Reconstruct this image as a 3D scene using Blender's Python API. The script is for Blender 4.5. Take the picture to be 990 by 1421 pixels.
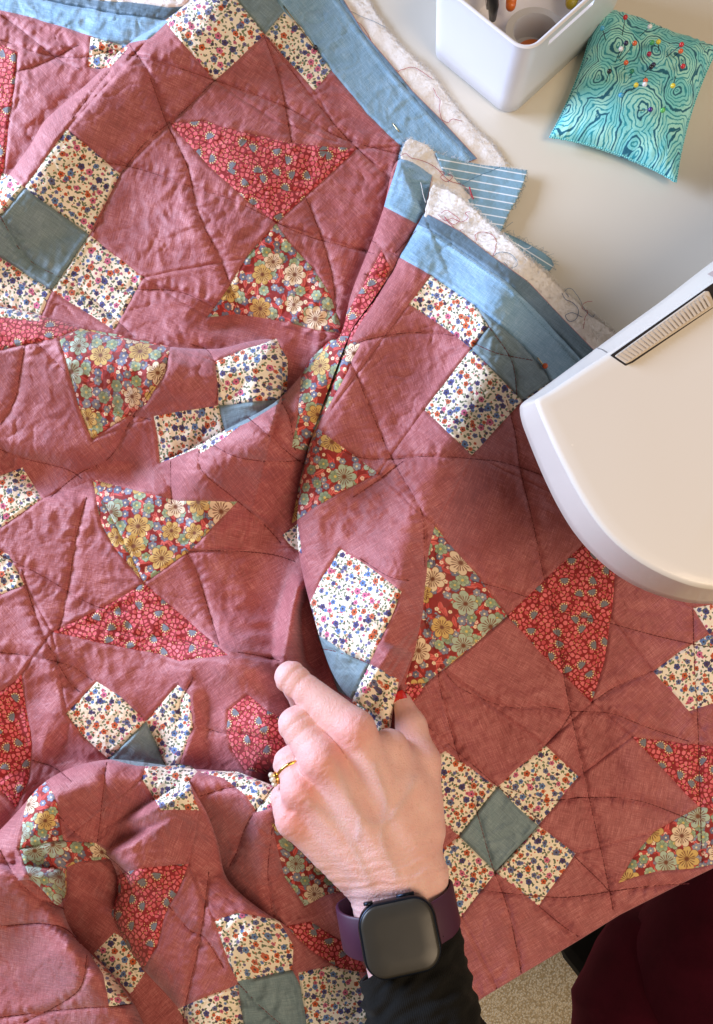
import bpy, bmesh, math, random
import numpy as np
from mathutils import Vector, Matrix
from mathutils.geometry import delaunay_2d_cdt

for o in list(bpy.data.objects):
    bpy.data.objects.remove(o)
S = bpy.context.scene
COL = S.collection
rng = np.random.default_rng(7)
random.seed(7)

# ------------------------------------------------------------------ camera
PITCH = math.radians(13.0)
CAM_H = 0.53
FPX = 1033.0
cam_d = bpy.data.cameras.new('camera')
cam_d.sensor_fit = 'VERTICAL'
cam_d.sensor_height = 36.0
cam_d.lens = FPX / 1421.0 * 36.0
cam_d.clip_start = 0.01
cam_d.clip_end = 20.0
cam = bpy.data.objects.new('camera', cam_d)
COL.objects.link(cam)
cam.location = (0, 0, CAM_H)
cam.rotation_euler = (PITCH, 0, 0)
S.camera = cam

# ------------------------------------------------------------------ light
w = bpy.data.worlds.new('World')
S.world = w
w.use_nodes = True
bg = w.node_tree.nodes['Background']
bg.inputs[0].default_value = (1.0, 0.82, 0.66, 1)
bg.inputs[1].default_value = 0.27

def area_light(name, loc, target, sx, sy, power, color):
    d = bpy.data.lights.new(name, 'AREA')
    d.shape = 'RECTANGLE'
    d.size = sx
    d.size_y = sy
    d.energy = power
    d.color = color
    o = bpy.data.objects.new(name, d)
    COL.objects.link(o)
    o.location = loc
    o.rotation_euler = (Vector(target) - Vector(loc)).to_track_quat('-Z', 'Y').to_euler()
    return o

area_light('window_light', (-1.40, 0.72, 0.47), (0.0, 0.0, 0.03), 1.0, 0.5, 72, (0.58, 0.71, 1.0))
area_light('ceiling_light', (0.80, -0.55, 1.6), (0.0, 0.0, 0.0), 0.8, 0.8, 23, (1.0, 0.76, 0.52))

S.view_settings.view_transform = 'Standard'
S.view_settings.look = 'None'
S.view_settings.exposure = -0.1
S.view_settings.gamma = 1.0
S.render.engine = 'CYCLES'

# ------------------------------------------------------------------ helpers
CP, SP = math.cos(PITCH), math.sin(PITCH)

def Pn(px, py, z_mm):
    """points of the photograph's grid put at a height (mm over the table) -> world metres"""
    px = np.asarray(px, float); py = np.asarray(py, float); z = np.asarray(z_mm, float) / 1000.0
    u = (px - 495.0) / FPX
    v = -(py - 710.5) / FPX
    dy = v * CP + SP
    dz = v * SP - CP
    t = (z - CAM_H) / dz
    return np.stack([u * t, dy * t, z + 0 * t], -1)

def P(px, py, z_mm=0.0):
    return Vector(Pn(px, py, z_mm).tolist())

def srgb(r, g, b):
    f = lambda c: (c / 255 / 12.92) if c / 255 <= 0.04045 else ((c / 255 + 0.055) / 1.055) ** 2.4
    return (f(r), f(g), f(b), 1.0)

def link(name, me, mat=None, parent=None, smooth=True):
    o = bpy.data.objects.new(name, me)
    COL.objects.link(o)
    if mat is not None and not me.materials:
        me.materials.append(mat)
    if parent is not None:
        o.parent = parent
        o.matrix_parent_inverse = parent.matrix_world.inverted()
    if smooth and len(me.polygons):
        me.polygons.foreach_set('use_smooth', np.ones(len(me.polygons), bool))
    return o

def tag(o, label=None, cat=None, group=None, kind=None):
    if label: o['label'] = label
    if cat: o['category'] = cat
    if group: o['group'] = group
    if kind: o['kind'] = kind
    return o

def empty(name, loc=(0, 0, 0)):
    o = bpy.data.objects.new(name, None)
    COL.objects.link(o)
    o.location = loc
    o.empty_display_size = 0.01
    bpy.context.view_layer.update()
    return o

def mesh_np(name, V, F):
    """V (n,3), F list/array of faces"""
    me = bpy.data.meshes.new(name)
    V = np.asarray(V, float)
    if isinstance(F, np.ndarray):
        n = len(F); k = F.shape[1]
        me.vertices.add(len(V)); me.vertices.foreach_set('co', V.astype(np.float32).ravel())
        me.loops.add(n * k); me.loops.foreach_set('vertex_index', F.astype(np.int32).ravel())
        me.polygons.add(n)
        me.polygons.foreach_set('loop_start', np.arange(0, n * k, k, dtype=np.int32))
        me.update(calc_edges=True)
        me.validate()
    else:
        me.from_pydata([tuple(v) for v in V], [], [tuple(f) for f in F])
        me.update()
    return me

class MB:
    """collects raw geometry for ONE mesh"""
    def __init__(s): s.v = []; s.f = []
    def add(s, vs, fs):
        b = len(s.v)
        s.v += [tuple(v) for v in vs]
        s.f += [tuple(b + i for i in f) for f in fs]
    def tube(s, pts, r, n=6, caps=True):
        pts = [Vector(p) for p in pts]
        if len(pts) < 2: return
        rs = r if hasattr(r, '__len__') else [r] * len(pts)
        up = Vector((0, 0, 1))
        vs = []
        prev = None
        for i, p in enumerate(pts):
            t = (pts[min(i + 1, len(pts) - 1)] - pts[max(i - 1, 0)])
            if t.length < 1e-9: t = Vector((1, 0, 0))
            t.normalize()
            if prev is None:
                a = t.cross(up)
                if a.length < 1e-3: a = t.cross(Vector((1, 0, 0)))
            else:
                a = prev - t * prev.dot(t)
                if a.length < 1e-6: a = t.cross(up)
            a.normalize(); prev = a
            b = t.cross(a)
            for k in range(n):
                q = 2 * math.pi * k / n
                vs.append(p + (a * math.cos(q) + b * math.sin(q)) * rs[i])
        fs = []
        for i in range(len(pts) - 1):
            for k in range(n):
                k2 = (k + 1) % n
                fs.append((i * n + k, i * n + k2, (i + 1) * n + k2, (i + 1) * n + k))
        if caps:
            fs.append(tuple(range(n - 1, -1, -1)))
            fs.append(tuple((len(pts) - 1) * n + k for k in range(n)))
        s.add(vs, fs)
    def ball(s, c, r, nu=12, nv=8, sc=(1, 1, 1)):
        c = Vector(c); vs = [c + Vector((0, 0, r * sc[2]))]
        for j in range(1, nv):
            a = math.pi * j / nv
            for i in range(nu):
                b = 2 * math.pi * i / nu
                vs.append(c + Vector((r * sc[0] * math.sin(a) * math.cos(b), r * sc[1] * math.sin(a) * math.sin(b), r * sc[2] * math.cos(a))))
        vs.append(c - Vector((0, 0, r * sc[2])))
        fs = [(0, 1 + i, 1 + (i + 1) % nu) for i in range(nu)]
        for j in range(nv - 2):
            for i in range(nu):
                a = 1 + j * nu
                fs.append((a + i, a + nu + i, a + nu + (i + 1) % nu, a + (i + 1) % nu))
        L = len(vs) - 1; a = 1 + (nv - 2) * nu
        fs += [(a + i, L, a + (i + 1) % nu) for i in range(nu)]
        s.add(vs, fs)
    def loft(s, rings, cap0=True, cap1=True):
        n = len(rings[0]); vs = [p for r in rings for p in r]; fs = []
        for i in range(len(rings) - 1):
            for k in range(n):
                k2 = (k + 1) % n
                fs.append((i * n + k, i * n + k2, (i + 1) * n + k2, (i + 1) * n + k))
        if cap0: fs.append(tuple(range(n - 1, -1, -1)))
        if cap1: fs.append(tuple((len(rings) - 1) * n + k for k in range(n)))
        s.add(vs, fs)
    def build(s, name, mat, parent=None, smooth=True, fix=True):
        me = mesh_np(name, s.v, s.f) if len(s.v) else bpy.data.meshes.new(name)
        if fix:
            b = bmesh.new(); b.from_mesh(me); bmesh.ops.recalc_face_normals(b, faces=b.faces); b.to_mesh(me); b.free()
        return link(name, me, mat, parent, smooth)

def bevel(o, width, seg=3, angle=40):
    m = o.modifiers.new('bevel', 'BEVEL'); m.width = width; m.segments = seg
    m.limit_method = 'ANGLE'; m.angle_limit = math.radians(angle)
    return o

def sharp(o, deg=35):
    o.data.set_sharp_from_angle(angle=math.radians(deg))
    return o

# numpy gradient noise ------------------------------------------------
_perm = rng.permutation(512)
_perm = np.concatenate([_perm, _perm])
_ang = rng.random(512) * 2 * np.pi
_gx, _gy = np.cos(_ang), np.sin(_ang)

def perlin(x, y):
    xi = np.floor(x).astype(int); yi = np.floor(y).astype(int)
    xf = x - xi; yf = y - yi
    u = xf * xf * xf * (xf * (xf * 6 - 15) + 10); v = yf * yf * yf * (yf * (yf * 6 - 15) + 10)
    def g(ix, iy, dx, dy):
        h = _perm[(_perm[ix & 511] + iy) & 511]
        return _gx[h] * dx + _gy[h] * dy
    a = g(xi, yi, xf, yf); b = g(xi + 1, yi, xf - 1, yf)
    c = g(xi, yi + 1, xf, yf - 1); d = g(xi + 1, yi + 1, xf - 1, yf - 1)
    return (a + u * (b - a)) * (1 - v) + (c + u * (d - c)) * v      # about -0.7..0.7

def catmull(pts, closed=False, step=3.0):
    pts = [np.array(p, float) for p in pts]
    n = len(pts); out = []
    rngi = range(n if closed else n - 1)
    for i in rngi:
        if closed:
            p0, p1, p2, p3 = pts[(i - 1) % n], pts[i], pts[(i + 1) % n], pts[(i + 2) % n]
        else:
            p1, p2 = pts[i], pts[i + 1]
            p0 = pts[i - 1] if i > 0 else 2 * p1 - p2
            p3 = pts[i + 2] if i + 2 < n else 2 * p2 - p1
        L = max(np.linalg.norm(p2[:2] - p1[:2]), 1e-6); k = max(1, int(round(L / step)))
        for j in range(k):
            t = j / k
            out.append(0.5 * ((2 * p1) + (-p0 + p2) * t + (2 * p0 - 5 * p1 + 4 * p2 - p3) * t * t + (-p0 + 3 * p1 - 3 * p2 + p3) * t ** 3))
    if not closed: out.append(pts[-1])
    return np.array(out)

def resample(pts, step=3.0, closed=False):
    pts = [np.array(p, float) for p in pts]
    if closed: pts = pts + [pts[0]]
    out = []
    for a, b in zip(pts[:-1], pts[1:]):
        k = max(1, int(round(np.linalg.norm(b - a) / step)))
        for j in range(k): out.append(a + (b - a) * j / k)
    if not closed: out.append(pts[-1])
    return np.array(out)

def inside(poly, x, y):
    poly = np.asarray(poly, float); r = np.zeros(x.shape, bool)
    j = len(poly) - 1
    for i in range(len(poly)):
        xi, yi = poly[i]; xj, yj = poly[j]
        if yi != yj:
            c = ((yi > y) != (yj > y)) & (x < (xj - xi) * (y - yi) / (yj - yi) + xi)
            r ^= c
        j = i
    return r

def seg_dist(line, x, y, signed=False):
    """distance of points to a polyline -> d, arc position s, side (+1 = right of the direction in y-down pixels)"""
    line = np.asarray(line, float)
    best = np.full(x.shape, 1e9); ss = np.zeros(x.shape); side = np.zeros(x.shape)
    acc = 0.0
    for a, b in zip(line[:-1], line[1:]):
        ab = b - a; L2 = ab @ ab
        if L2 < 1e-12: continue
        L = math.sqrt(L2)
        t = np.clip(((x - a[0]) * ab[0] + (y - a[1]) * ab[1]) / L2, 0, 1)
        dx = x - (a[0] + t * ab[0]); dy = y - (a[1] + t * ab[1])
        d = np.hypot(dx, dy)
        cr = (ab[0] * (y - a[1]) - ab[1] * (x - a[0])) / L
        # at joints prefer the segment the point is more square to
        m = (d < best - 1e-7) | ((np.abs(d - best) <= 1e-7) & (np.abs(cr) > np.abs(side)))
        best = np.where(m, d, best); ss = np.where(m, acc + t * L, ss); side = np.where(m, cr, side)
        acc += L
    return best, ss, np.where(side >= 0, 1.0, -1.0), acc
# ------------------------------------------------------------------ node materials
class G:
    def __init__(s, name):
        s.mat = bpy.data.materials.new(name); s.mat.use_nodes = True
        s.t = s.mat.node_tree; s.n = s.t.nodes; s.l = s.t.links
        s.bsdf = s.n['Principled BSDF']
    def put(s, sock, v):
        if v is None: return
        if hasattr(v, 'is_output'): s.l.new(v, sock)
        else: sock.default_value = v
    def m(s, op, a, b=None, c=None, clamp=False):
        n = s.n.new('ShaderNodeMath'); n.operation = op; n.use_clamp = clamp
        for i, q in enumerate((a, b, c)): s.put(n.inputs[i], q)
        return n.outputs[0]
    def v(s, op, a, b=None, scale=None):
        n = s.n.new('ShaderNodeVectorMath'); n.operation = op
        s.put(n.inputs[0], a); s.put(n.inputs[1], b)
        if scale is not None: s.put(n.inputs['Scale'], scale)
        return n.outputs['Value'] if op in ('LENGTH', 'DISTANCE', 'DOT_PRODUCT') else n.outputs[0]
    def mix(s, f, a, b, mode='MIX'):
        n = s.n.new('ShaderNodeMix'); n.data_type = 'RGBA'; n.blend_type = mode
        s.put(n.inputs['Factor'], f); s.put(n.inputs[6], a); s.put(n.inputs[7], b)
        return n.outputs[2]
    def ramp(s, f, stops, const=False):
        n = s.n.new('ShaderNodeValToRGB'); r = n.color_ramp
        r.interpolation = 'CONSTANT' if const else 'LINEAR'
        while len(r.elements) < len(stops): r.elements.new(0.5)
        for e, (p, c) in zip(r.elements, stops): e.position = p; e.color = c
        s.put(n.inputs[0], f); return n.outputs[0]
    def vor(s, co, scale, rnd=1.0, feature='F1', dim='2D'):
        n = s.n.new('ShaderNodeTexVoronoi'); n.voronoi_dimensions = dim; n.feature = feature
        s.put(n.inputs['Vector'], co); n.inputs['Scale'].default_value = scale
        n.inputs['Randomness'].default_value = rnd
        return n.outputs
    def noise(s, co, scale, detail=2, rough=0.5, dim='3D'):
        n = s.n.new('ShaderNodeTexNoise'); n.noise_dimensions = dim
        s.put(n.inputs['Vector'], co); n.inputs['Scale'].default_value = scale
        n.inputs['Detail'].default_value = detail; n.inputs['Roughness'].default_value = rough
        return n.outputs
    def sep(s, v):
        n = s.n.new('ShaderNodeSeparateXYZ'); s.put(n.inputs[0], v); return n.outputs
    def comb(s, x, y, z=0.0):
        n = s.n.new('ShaderNodeCombineXYZ')
        for i, q in enumerate((x, y, z)): s.put(n.inputs[i], q)
        return n.outputs[0]
    def uv(s, name='UVMap'):
        n = s.n.new('ShaderNodeUVMap'); n.uv_map = name; return n.outputs[0]
    def obj(s):
        return s.n.new('ShaderNodeTexCoord').outputs['Object']
    def attr(s, name):
        n = s.n.new('ShaderNodeAttribute'); n.attribute_name = name; return n.outputs
    def step(s, a, edge, soft):            # 1 where a<edge
        n = s.n.new('ShaderNodeMapRange'); n.interpolation_type = 'SMOOTHSTEP'
        s.put(n.inputs[0], a)
        if hasattr(edge, 'is_output'):
            d = s.m('SUBTRACT', a, edge); s.put(n.inputs[0], d)
            n.inputs[1].default_value = -soft; n.inputs[2].default_value = soft
        else:
            n.inputs[1].default_value = edge - soft; n.inputs[2].default_value = edge + soft
        n.inputs[3].default_value = 1; n.inputs[4].default_value = 0
        return n.outputs[0]
    def bump(s, h, strength, dist, nrm=None):
        n = s.n.new('ShaderNodeBump'); s.put(n.inputs['Height'], h)
        n.inputs['Strength'].default_value = strength; n.inputs['Distance'].default_value = dist
        if nrm is not None: s.put(n.inputs['Normal'], nrm)
        return n.outputs[0]
    def set(s, **k):
        for a, b in k.items(): s.put(s.bsdf.inputs[a.replace('_', ' ')], b)
        return s.mat
    # ---- printed motifs (coordinates in mm) ----
    def cell(s, co, size, rnd, off):
        c = s.v('ADD', co, (off, off * 0.7, 0)); o = s.vor(c, 1.0 / size, rnd)
        loc = s.v('SUBTRACT', c, o['Position']); x = s.sep(loc); cr = s.n.new('ShaderNodeSeparateColor')
        s.l.new(o['Color'], cr.inputs[0])
        return x[0], x[1], s.v('LENGTH', loc), cr.outputs
    def flower(s, base, co, size, rnd, off, R, n, cols, centre, prob=1.0, dark=None, cs=0.28, amp=0.3, soft=0.12, stamens=None):
        x, y, r, c = s.cell(co, size, rnd, off)
        a = s.m('ADD', s.m('ARCTAN2', y, x), s.m('MULTIPLY', c[2], 6.28))
        k = s.m('ABSOLUTE', s.m('COSINE', s.m('MULTIPLY', a, n / 2.0)))
        k = s.m('POWER', k, 0.6)
        sz = s.m('MULTIPLY_ADD', c[2], 0.35, 0.75)
        Rr = s.m('MULTIPLY', s.m('MULTIPLY_ADD', k, amp * R, (1 - amp) * R), sz)
        ex = s.step(c[0], prob, 0.001) if prob < 1 else 1.0
        mask = s.m('MULTIPLY', s.step(r, Rr, soft), ex)
        col = s.ramp(c[1], [(i / len(cols), q) for i, q in enumerate(cols)], True)
        rn = s.m('DIVIDE', r, s.m('MULTIPLY', sz, R))
        if dark is not None:                # petal divisions and a drawn outline
            line = s.m('MULTIPLY', s.step(k, 0.34, 0.12), s.step(rn, 0.95, 0.1))
            rim = s.m('SUBTRACT', 1.0, s.step(r, s.m('SUBTRACT', Rr, soft * 2.2), soft * 0.6))
            col = s.mix(s.m('MAXIMUM', s.m('MULTIPLY', line, 0.75), rim), col, dark)
        if stamens is not None:
            sp = s.m('SINE', s.m('MULTIPLY', a, 17.0))
            st = s.m('MULTIPLY', s.step(rn, 0.62, 0.06), s.m('GREATER_THAN', sp, 0.1))
            col = s.mix(s.m('MULTIPLY', st, 0.85), col, stamens)
        col = s.mix(s.step(rn, cs, 0.08), col, centre)
        return s.mix(mask, base, col)
    def leaf(s, base, co, size, rnd, off, la, lb, cols, prob=1.0, soft=0.1, vein=None):
        x, y, r, c = s.cell(co, size, rnd, off)
        t = s.m('MULTIPLY', c[2], 6.28); ct, st = s.m('COSINE', t), s.m('SINE', t)
        u = s.m('ADD', s.m('MULTIPLY', x, ct), s.m('MULTIPLY', y, st))
        v = s.m('SUBTRACT', s.m('MULTIPLY', y, ct), s.m('MULTIPLY', x, st))
        un = s.m('DIVIDE', u, la)
        wdt = s.m('MULTIPLY', s.m('SUBTRACT', 1.0, s.m('MULTIPLY', un, un)), lb)
        d = s.m('ABSOLUTE', s.m('ADD', v, s.m('MULTIPLY', s.m('MULTIPLY', un, un), lb * 0.6)))
        ex = s.step(c[0], prob, 0.001) if prob < 1 else 1.0
        mask = s.m('MULTIPLY', s.step(d, wdt, soft), ex)
        col = s.ramp(c[1], [(i / len(cols), q) for i, q in enumerate(cols)], True)
        if vein is not None: col = s.mix(s.step(d, lb * 0.12, 0.05), col, vein)
        return s.mix(mask, base, col)
    def cloth_finish(s, col, rough=0.85, sheen=0.25, tint=(1, 0.9, 0.95, 1), bump=0.25, spec=0.3):
        uv = s.uv()
        n1 = s.noise(s.v('MULTIPLY', uv, (0.35, 6.0, 1)), 1.0, 2)[0]
        n2 = s.noise(s.v('MULTIPLY', uv, (6.0, 0.35, 1)), 1.0, 2)[0]
        h = s.m('ADD', n1, n2)
        cr = s.noise(uv, 0.16, 5, 0.62)[0]
        cr2 = s.m('ABSOLUTE', s.m('SUBTRACT', s.noise(s.v('MULTIPLY', uv, (1.0, 1.7, 1)), 0.22, 3, 0.55)[0], 0.5))
        b = s.bump(h, bump, 0.00018)
        b = s.bump(s.m('SUBTRACT', cr, s.m('MULTIPLY', cr2, 1.1)), 0.42, 0.0018, b)
        s.set(Base_Color=col, Roughness=rough, Normal=b)
        s.bsdf.inputs['Sheen Weight'].default_value = sheen
        s.bsdf.inputs['Sheen Roughness'].default_value = 0.65
        s.bsdf.inputs['Sheen Tint'].default_value = tint
        s.bsdf.inputs['Specular IOR Level'].default_value = spec
        return s.mat

def chambray(name, dark, mid, light, amt=1.0, sheen=0.25, tint=(0.96, 0.8, 0.95, 1), sf=1.0):
    g = G(name); uv = g.uv()
    a = g.noise(g.v('MULTIPLY', uv, (0.09 * sf, 2.0 * sf, 1)), 1.0, 3, 0.65)[0]
    b = g.noise(g.v('ADD', g.v('MULTIPLY', uv, (2.0 * sf, 0.09 * sf, 1)), (31, 17, 0)), 1.0, 3, 0.65)[0]
    c = g.noise(uv, 0.05, 3, 0.6)[0]
    fine = g.noise(uv, 1.6, 2, 0.7)[0]
    k = g.m('ADD', g.m('MULTIPLY', a, 0.48), g.m('MULTIPLY', b, 0.34))
    k = g.m('ADD', k, g.m('MULTIPLY', g.m('SUBTRACT', c, 0.5), 0.22))
    k = g.m('ADD', k, g.m('MULTIPLY', g.m('SUBTRACT', fine, 0.5), 0.25 * amt))
    f = g.ramp(k, [(0.28, dark), (0.41, mid), (0.55, light)])
    return g.cloth_finish(f, 0.62, sheen, tint, 0.3, 0.6)

ROSE = chambray('rose_chambray', srgb(130, 52, 49), srgb(160, 74, 71), srgb(200, 124, 120))
BLUEGREY = chambray('dusty_blue_chambray', srgb(90, 112, 118), srgb(108, 130, 136), srgb(138, 158, 162), sheen=0.15, tint=(0.9, 0.95, 1, 1))
BINDING = chambray('blue_binding_chambray', srgb(100, 142, 170), srgb(124, 164, 190), srgb(160, 192, 212), sheen=0.2, tint=(0.8, 0.9, 1, 1))
BINDING_DARK = chambray('blue_binding_reverse', srgb(66, 92, 108), srgb(82, 110, 128), srgb(112, 138, 154), sheen=0.15, tint=(0.8, 0.9, 1, 1))

def make_ditsy():
    g = G('cream_ditsy_print'); uv = g.uv()
    cream = srgb(246, 232, 208)
    c = g.mix(1.0, cream, cream)
    dgreen = [srgb(100, 114, 80), srgb(118, 128, 92), srgb(84, 98, 76), srgb(132, 138, 104)]
    c = g.leaf(c, uv, 3.3, 0.75, 11.3, 1.15, 0.62, dgreen, 0.8, 0.1)
    c = g.leaf(c, uv, 4.0, 0.8, 71.9, 1.3, 0.66, dgreen, 0.85, 0.1)
    c = g.flower(c, uv, 3.2, 0.8, 43.1, 0.55, 3, [srgb(200, 84, 44), srgb(190, 90, 96), srgb(204, 100, 60), srgb(60, 52, 70)], srgb(200, 90, 50), 0.55, cs=0.1)
    c = g.flower(c, uv, 4.9, 0.62, 5.7, 1.3, 5, [srgb(112, 116, 158), srgb(196, 96, 116), srgb(96, 130, 180), srgb(70, 52, 78), srgb(206, 96, 52), srgb(116, 104, 142)], srgb(60, 40, 52), 0.72, cs=0.24)
    c = g.flower(c, uv, 7.2, 0.66, 23.7, 2.2, 5, [srgb(72, 72, 124), srgb(196, 90, 44), srgb(98, 104, 140), srgb(204, 104, 134), srgb(70, 60, 106), srgb(96, 124, 168), srgb(190, 92, 56)], srgb(66, 42, 40), 0.86, cs=0.28)
    return g.cloth_finish(c, 0.85, 0.12, (1, 1, 1, 1), 0.2)

def make_pebble():
    g = G('red_pebble_print'); uv = g.uv()
    base = srgb(142, 32, 34)
    de = g.vor(uv, 1 / 3.3, 0.85, 'DISTANCE_TO_EDGE'); col = g.vor(uv, 1 / 3.3, 0.85)
    m = g.m('SUBTRACT', 1.0, g.step(de['Distance'], 0.14, 0.035))
    sc = g.n.new('ShaderNodeSeparateColor'); g.l.new(col['Color'], sc.inputs[0])
    pink = g.ramp(sc.outputs[0], [(0, srgb(218, 98, 104)), (0.45, srgb(230, 116, 120)), (0.8, srgb(208, 84, 90))], True)
    r = g.step(col['Distance'], 0.46, 0.05)
    c = g.mix(g.m('MULTIPLY', m, r), base, pink)
    dots = g.vor(g.v('ADD', uv, (9.3, 4.1, 0)), 1 / 2.6, 0.7)
    dm = g.m('MULTIPLY', g.step(dots['Distance'], 0.12, 0.05), g.m('SUBTRACT', 1.0, m))
    c = g.mix(dm, c, srgb(236, 190, 120))
    # thistle heads: grey-blue fan with a rim of cream stamens
    x, y, rr, cc = g.cell(uv, 13.5, 0.9, 3.3)
    t = g.m('MULTIPLY', cc[2], 6.28); ct, st = g.m('COSINE', t), g.m('SINE', t)
    u = g.m('ADD', g.m('MULTIPLY', x, ct), g.m('MULTIPLY', y, st)); v = g.m('SUBTRACT', g.m('MULTIPLY', y, ct), g.m('MULTIPLY', x, st))
    rr2 = g.v('LENGTH', g.comb(u, g.m('MULTIPLY', v, 1.15)))
    a = g.m('ARCTAN2', v, u)
    c = g.mix(g.m('MULTIPLY', g.step(rr2, 4.2, 0.2), g.m('GREATER_THAN', u, -1.4)), c, base)
    beads = g.m('MULTIPLY', g.m('GREATER_THAN', g.m('COSINE', g.m('MULTIPLY', a, 13.0)), -0.1), g.m('MULTIPLY', g.m('GREATER_THAN', u, -0.6), g.step(g.m('ABSOLUTE', g.m('SUBTRACT', rr2, 3.5)), 0.45, 0.12)))
    c = g.mix(beads, c, srgb(238, 214, 160))
    petal = g.m('MULTIPLY_ADD', g.m('ABSOLUTE', g.m('COSINE', g.m('MULTIPLY', a, 4.0))), 0.5, 2.6)
    c = g.mix(g.m('MULTIPLY', g.step(rr2, petal, 0.15), g.m('GREATER_THAN', u, -0.9)), c, g.mix(g.step(g.m('ABSOLUTE', g.m('COSINE', g.m('MULTIPLY', a, 4.0))), 0.25, 0.1), srgb(126, 128, 134), srgb(88, 82, 92)))
    return g.cloth_finish(c, 0.85, 0.12, (1, 0.9, 0.9, 1), 0.2)

def make_floral():
    g = G('red_big_floral_print'); uv = g.uv()
    base = srgb(146, 42, 38)
    c = g.mix(1.0, base, base)
    c = g.leaf(c, uv, 8.5, 0.8, 15.0, 4.6, 1.5, [srgb(214, 92, 84), srgb(220, 104, 96), srgb(198, 74, 68)], 0.9, 0.15, srgb(170, 50, 48))
    c = g.leaf(c, uv, 8.0, 0.8, 87.0, 4.2, 1.3, [srgb(214, 92, 84), srgb(222, 110, 100), srgb(198, 74, 68)], 0.9, 0.15, srgb(170, 50, 48))
    c = g.flower(c, uv, 5.2, 0.75, 33.0, 1.5, 5, [srgb(240, 220, 184), srgb(240, 196, 176)], srgb(214, 96, 70), 0.75, cs=0.22)
    c = g.flower(c, uv, 7.4, 0.62, 51.0, 3.0, 6, [srgb(134, 138, 156), srgb(148, 152, 166), srgb(116, 120, 142)], srgb(236, 220, 180), 0.85, srgb(88, 88, 116), 0.24)
    c = g.flower(c, uv, 10.8, 0.7, 9.0, 4.3, 6, [srgb(162, 180, 146), srgb(174, 190, 158), srgb(150, 168, 140)], srgb(222, 196, 110), 0.72, srgb(96, 110, 84), 0.2, amp=0.24, stamens=srgb(112, 126, 92))
    c = g.flower(c, uv, 20.5, 0.66, 64.0, 8.6, 7, [srgb(210, 174, 100), srgb(178, 194, 172), srgb(216, 182, 110), srgb(234, 210, 176)], srgb(120, 70, 44), 0.90, srgb(140, 84, 46), 0.18, amp=0.36, soft=0.2, stamens=srgb(128, 76, 50))
    return g.cloth_finish(c, 0.85, 0.12, (1, 1, 1, 1), 0.2)

DITSY = make_ditsy(); PEBBLE = make_pebble(); FLORAL = make_floral()

def simple(name, col, rough=0.5, **k):
    g = G(name); g.set(Base_Color=col, Roughness=rough, **k); return g.mat

def make_batting():
    g = G('cotton_batting'); o = g.obj()
    n = g.noise(o, 420, 4, 0.7)[0]; n2 = g.noise(o, 60, 3)[0]
    c = g.mix(n2, srgb(228, 221, 212), srgb(244, 239, 232))
    return g.set(Base_Color=c, Roughness=0.95, Normal=g.bump(n, 0.9, 0.0012), Sheen_Weight=0.5)
BATTING = make_batting()
def make_stripe():
    g = G('blue_white_stripe_backing'); uv = g.uv(); s = g.sep(uv)
    k = g.m('FRACT', g.m('DIVIDE', s[1], 5.2))
    f = g.step(g.m('ABSOLUTE', g.m('SUBTRACT', k, 0.5)), 0.075, 0.03)
    sl = g.noise(g.v('MULTIPLY', uv, (0.3, 5, 1)), 1, 2)[0]
    c = g.mix(f, g.mix(sl, srgb(104, 144, 166), srgb(140, 176, 192)), srgb(226, 234, 236))
    return g.cloth_finish(c, 0.85, 0.1, (1, 1, 1, 1), 0.2)
STRIPE = make_stripe()
THREAD_RED = simple('dark_red_thread', srgb(104, 30, 36), 0.6)
THREAD_LOOSE = simple('crimson_thread', srgb(170, 46, 58), 0.6)
THREAD_BLUE = simple('blue_thread', srgb(60, 96, 140), 0.6)
THREAD_WHITE = simple('white_thread', srgb(236, 232, 226), 0.6)
THREAD_TEAL = simple('slate_blue_thread', srgb(86, 124, 146), 0.6)
# ------------------------------------------------------------------ the quilt (photograph grid + heights in mm)
DOMAIN = [(-60, -60), (430, -60), (477, 0), (503, 43), (543, 90), (573, 127), (613, 167), (662, 220), (600, 243), (589, 295), (640, 322), (682, 355),
          (733, 391), (784, 445), (820, 482), (900, 550), (1050, 670), (1050, 1172), (990, 1204), (943, 1227), (860, 1269), (810, 1300),
          (777, 1320), (723, 1352), (660, 1390), (600, 1425), (540, 1480), (-60, 1480)]

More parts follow.
